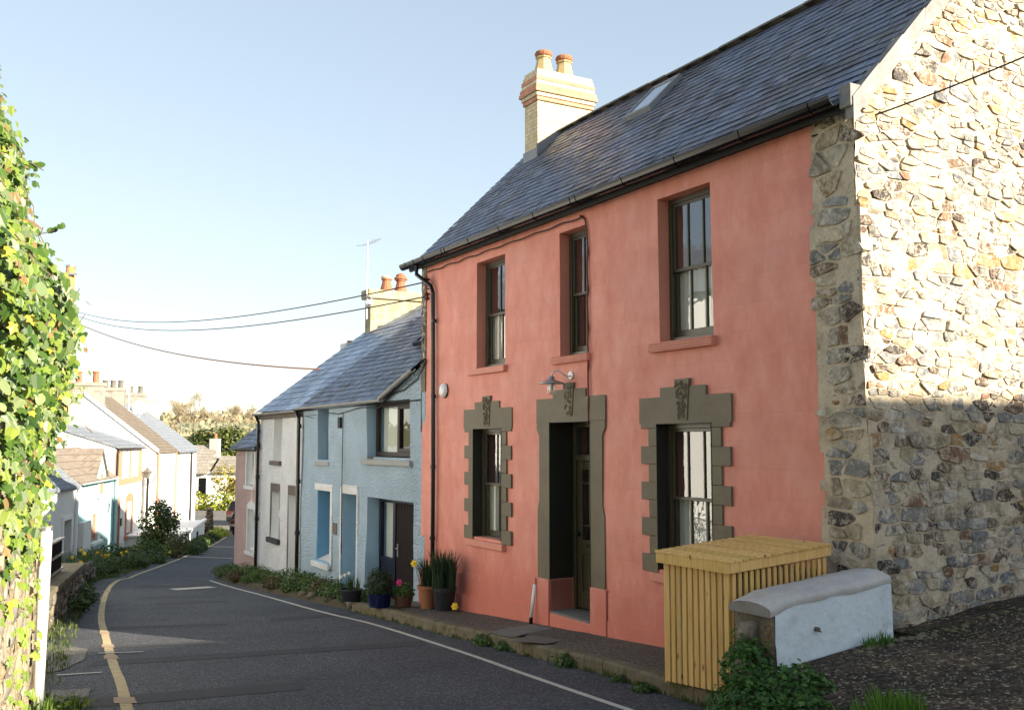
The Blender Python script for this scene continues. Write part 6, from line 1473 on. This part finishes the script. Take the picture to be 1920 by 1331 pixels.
for i, (y, x, s, nt2) in enumerate(((16.8, -2.05, .26, 'low green weed clump at the left end of the kerb'), (13.0, -.35, .17, 'leafy weed clump growing against the kerb left of the concrete strip'), (12.55, -.1, .13, 'small weed clump beside the leafy one at the kerb foot'), (11.2, .62, .17, 'bright weed clump at the kerb below the inspection cover'), (10.2, 1.1, .09, 'tiny grass tuft at the kerb nearest the timber store'), (16.2, -1.75, .2, 'flat weed clump on the kerb before the blue planter'), (9.6, 1.25, .1, 'thin grass tuft at the kerb foot by the store'))):
    root = thing('weed_clump', nt2, 'weeds', (x, y, zr(y)))
    cloud([(x, y, zr(y)+s*.3, s, s, s*.55)], 420 if s > .12 else 160, .038, (.03, .07, .018), (.10, .17, .04), 'round', 170+i, zmin=zr(y)+.002).build('foliage', 'leaf', root)
r = random.Random(14); mb = MB()
for _ in range(170):
    y = r.uniform(8.6, 17.4); tufts([(kx(y, -.02), y, zr(y))], 6, .05*r.uniform(.5, 1.6), (.03, .07, .015), (.12, .17, .04), .04, .008, r.randint(0, 9999), mb)
tag(mb.build('kerb_grass', 'leaf', kind='stuff'), 'sparse grass growing in the joint between kerb and road', 'grass')
# pots
def pot(name, label, x, y, r0, r1, h, mat, plantlab=None, rim=.012):
    root = thing(name, label, 'plant pot', (x, y, zp(y))); mb = MB(); z = zp(y)+.01
    mb.lathe((x, y, z), [(r0, 0), (r0+(r1-r0)*.85, h*.84), (r1+rim, h*.86), (r1+rim, h), (r1-.01, h), (r1-.02, h-.04)], 24); mb.build('pot', mat, root, smooth=False)
    mb = MB(); mb.lathe((x, y, z), [(r1-.02, h-.05), (r1-.025, h-.03), (.01, h-.02)], 16); mb.build('soil', 'soil', root); return root, z+h-.03
rt_, z = pot('plant_pot', 'terracotta pot of daffodil leaves with one yellow flower', -1.37, 16.3, .11, .16, .36, 'terracotta')
r = random.Random(3); mb = tufts([(-1.37+r.gauss(0, .05), 16.3+r.gauss(0, .05), z) for _ in range(14)], 14, .48, (.015, .04, .02), (.05, .09, .04), .05, .016, 5, droop=.7); mb.build('leaves', 'leaf', rt_)
def daff(root, p, mat='daffodil', k=.062, facing=Vector((-.3, -1, .2))):
    mb = MB(); r = random.Random(1); p = Vector(p)
    x_ = facing.cross(Vector((0, 0, 1))).normalized(); y_ = x_.cross(facing).normalized()
    for j in range(6): a = j*math.pi/3; put_leaf(mb, p, facing, k, (1, 1, 1), 'round', r, 0, down=x_*math.cos(a)+y_*math.sin(a))
    mb.tube([p, p+facing.normalized()*.035], [.012, .02], 8); return mb.build('flower', mat, root)
daff(rt_, (-1.58, 16.12, z+.40)); mb = MB(); mb.tube([(-1.4, 16.3, z), (-1.5, 16.2, z+.25), (-1.58, 16.13, z+.40)], .006, 4); mb.build('stem', 'insulator', rt_)
rt_, z = pot('plant_pot', 'large black pot bursting with tall daffodil leaves', -1.08, 15.98, .15, .19, .36, 'black_pot')
mb = tufts([(-1.08+r.gauss(0, .07), 15.98+r.gauss(0, .07), z) for _ in range(26)], 16, .58, (.012, .035, .02), (.045, .08, .04), .06, .017, 6, droop=.45); mb.build('leaves', 'leaf', rt_)
daff(rt_, (-.90, 15.75, z-.24)); mb = MB(); mb.tube([(-.95, 15.85, z), (-.88, 15.78, z+.06), (-.89, 15.75, z-.2)], .005, 4); mb.build('stem', 'bark', rt_)
rt_, z = pot('plant_pot', 'glossy dark blue pot holding a bushy grey green lavender', -2.18, 16.55, .17, .20, .22, 'blue_glaze')
mb = cloud([(-2.18, 16.55, z+.19, .23, .23, .25)], 2300, .055, (.02, .04, .018), (.07, .10, .045), 'lens', 201, zmin=z); mb.build('foliage', 'leaf', rt_)
rt_, z = pot('plant_pot', 'low brown pot with green leaves and a pink bloom', -1.80, 16.62, .13, .16, .19, 'brown_pot')
mb = cloud([(-1.8, 16.62, z+.08, .2, .2, .14)], 420, .05, (.03, .08, .02), (.12, .20, .04), 'round', 202, zmin=z); mb.build('foliage', 'leaf', rt_); daff(rt_, (-1.86, 16.5, z+.24), 'pink_petal', .06)
rt_, z = pot('plant_pot', 'grey trough with white flowers below the pale blue doorway', -2.85, 17.75, .16, .2, .2, 'black_pot')
mb = tufts([(-2.85+r.gauss(0, .06), 17.75+r.gauss(0, .06), z) for _ in range(8)], 9, .26, (.02, .05, .02), (.08, .13, .04), .05, .014, 7); mb.build('leaves', 'leaf', rt_)
for k in range(3): daff(rt_, (-3.0+k*.07, 17.6, z+.26+.03*k), 'white_petal', .032)
# greenery at the foot of the low wall
def near(s, q): return F(s, q, 0)
CL = [(-4.62, -1.62, .48, .20, .30), (-4.45, -1.60, .15, .22, .26), (-4.95, -1.85, .28, .30, .26), (-5.2, -1.95, .18, .30, .30), (-5.15, -1.62, .42, .28, .22), (-5.55, -1.85, .30, .26, .2), (-5.85, -2.0, .25, .22, .16), (-4.75, -1.95, .10, .25, .22), (-5.5, -2.3, .15, .3, .2)]
root = thing('climbing_plant', 'lush green parsley leaved plant heaped at the end of low blue wall', 'plant', near(-4.8, -1.8))
bl_ = []
for s, q, z, rr, rz in CL: p = near(s, q); bl_.append((p.x, p.y, z, rr, rr, rz))
mb = cloud(bl_, 9500, .042, (.02, .07, .015), (.085, .19, .035), 'ivy', 210, shell=.6); mb.build('foliage', 'leaf', root)
r = random.Random(66); pts = []
for _ in range(34): s, q = r.uniform(-6.2, -5.9), r.uniform(-1.9, -1.55); p = near(s, q); pts.append((p.x, p.y, drz(s, q)))
o = tufts(pts, 22, .16, (.03, .09, .015), (.14, .26, .04), .12, .009, 67).build('grass_tuft', 'leaf'); tag(o, 'fresh green grass tuft at the bottom edge of the driveway', 'grass')
pts = []
for _ in range(9): s, q = r.uniform(-4.95, -4.84), r.uniform(-.55, -.25); p = near(s, q); pts.append((p.x, p.y, drz(s, q)))
o = tufts(pts, 16, .10, (.03, .09, .015), (.12, .22, .04), .05, .007, 68).build('grass_tuft', 'leaf'); tag(o, 'small grass tuft at the foot of the pale blue wall face', 'grass')
mb = MB(); r = random.Random(8)
for k in range(60): q = r.uniform(-.2, 3.0) if k > 14 else r.uniform(-.7, 0); s = -4.86-abs(r.gauss(0, .09)); rock(mb, F(s, q, drz(s, q)+.0), r.uniform(.012, .045), k)
tag(mb.build('rubble_chips', 'kerb_stone', smooth=True, kind='stuff'), 'loose stone chips along the foot of the gable', 'stones')

# ================================================================== PLACES OUT OF FRAME THAT LIGHT, SHADE AND REFLECT
SUNH = Vector((.85, -.527, 0)).normalized(); PP = Vector((-SUNH.y, SUNH.x, 0))
nb = thing('unseen_house', 'unseen house behind the viewer shaped to shade the foot of the gable', 'house', (16, 1, 1))
hf = Frame(Vector((0, 0, 0)), PP, SUNH); q_g = F(-4.48, 0, 0).dot(SUNH)
EL = R(20)
zt = 2.72+(17)*math.tan(EL)
nf = Frame(F(-4.48, 0, 0)+SUNH*17, D2, -D1); mb = MB(); mb.prism([nf(-4.1, -4, 0), nf(-4.1, -4, zt-3.4), nf(-4.1, 0, zt), nf(-4.1, 4, zt-3.4), nf(-4.1, 4, 0)], D2*19); mb.build('wall', 'cream_wall', nb)  # unseen house shape, placed so its shadow line lies level on the gable
for i, (p0, p1_, zt_) in enumerate(((21.5, 28, 7.7), (28.3, 34.5, 9.6), (34.8, 43, 11.2))):  # hidden houses added as shadow casters, ridge heights set for the left terrace
    nb = thing('unseen_house', ['lower', 'middle', 'upper'][i]+' of three unseen cream houses added to shade the left terrace', 'house', hf(p0, -12, 0))
    mb = MB(); mb.prism([hf(p0, -16, -3), hf(p0, -16, zt_-3), hf(p0, -12, zt_), hf(p0, -8, zt_-3), hf(p0, -8, -3)], PP*(p1_-p0)); mb.build('wall', 'cream_wall', nb)
ob = thing('opposite_house', 'cream house across the road outside the frame', 'house', (-14, 18, -1))
mb = MB(); mb.box(WF, -18, -11.6, 2, 23.5, -1.2, 6.3); mb.build('wall', 'opposite_wall', ob); mb = MB(); mb.prism([(-11.2, 1.8, 6.2), (-14.8, 1.8, 8.2), (-18.4, 1.8, 6.2)], (0, 21.9, 0)); mb.build('roof', 'slate_far', ob)

# ================================================================== SKY, SUN, CAMERA
SUN = (SUNH*math.cos(EL)+Vector((0, 0, math.sin(EL)))).normalized()
sl_ = bpy.data.lights.new('sun', 'SUN'); sl_.energy = 4.4; sl_.angle = R(.5); sl_.color = (1, .89, .72)
so = bpy.data.objects.new('sun', sl_); COL.objects.link(so); so.rotation_euler = SUN.to_track_quat('Z', 'Y').to_euler(); so.location = (20, -20, 30)
wd_ = bpy.data.worlds.new('World'); sc.world = wd_; wd_.use_nodes = True; nt = wd_.node_tree; bg = nt.nodes['Background']
sky = nt.nodes.new('ShaderNodeTexSky'); sky.sky_type = 'NISHITA'; sky.sun_disc = False; sky.sun_elevation = EL; sky.sun_rotation = math.atan2(SUN.x, SUN.y)
sky.air_density = 1.0; sky.dust_density = .5; sky.ozone_density = 1.0; sky.altitude = 0
gm = nt.nodes.new('ShaderNodeGamma'); gm.inputs[1].default_value = .5; nt.links.new(sky.outputs[0], gm.inputs[0]); hs = nt.nodes.new('ShaderNodeHueSaturation'); hs.inputs['Saturation'].default_value = 1.0; nt.links.new(gm.outputs[0], hs.inputs['Color']); nt.links.new(hs.outputs[0], bg.inputs[0]); bg.inputs[1].default_value = .115
cam = bpy.data.cameras.new('camera'); co = bpy.data.objects.new('camera', cam); COL.objects.link(co); sc.camera = co
cam.sensor_width = 36; cam.lens = 1850/1920*36; cam.clip_end = 6000; co.location = (0, 0, EYE); co.rotation_euler = (R(90+5.1), 0, 0)
sc.view_settings.view_transform = 'Standard'; sc.view_settings.look = 'None'; sc.view_settings.exposure = 2.05; sc.view_settings.gamma = 1
sc.render.resolution_x = 1024; sc.render.resolution_y = 709
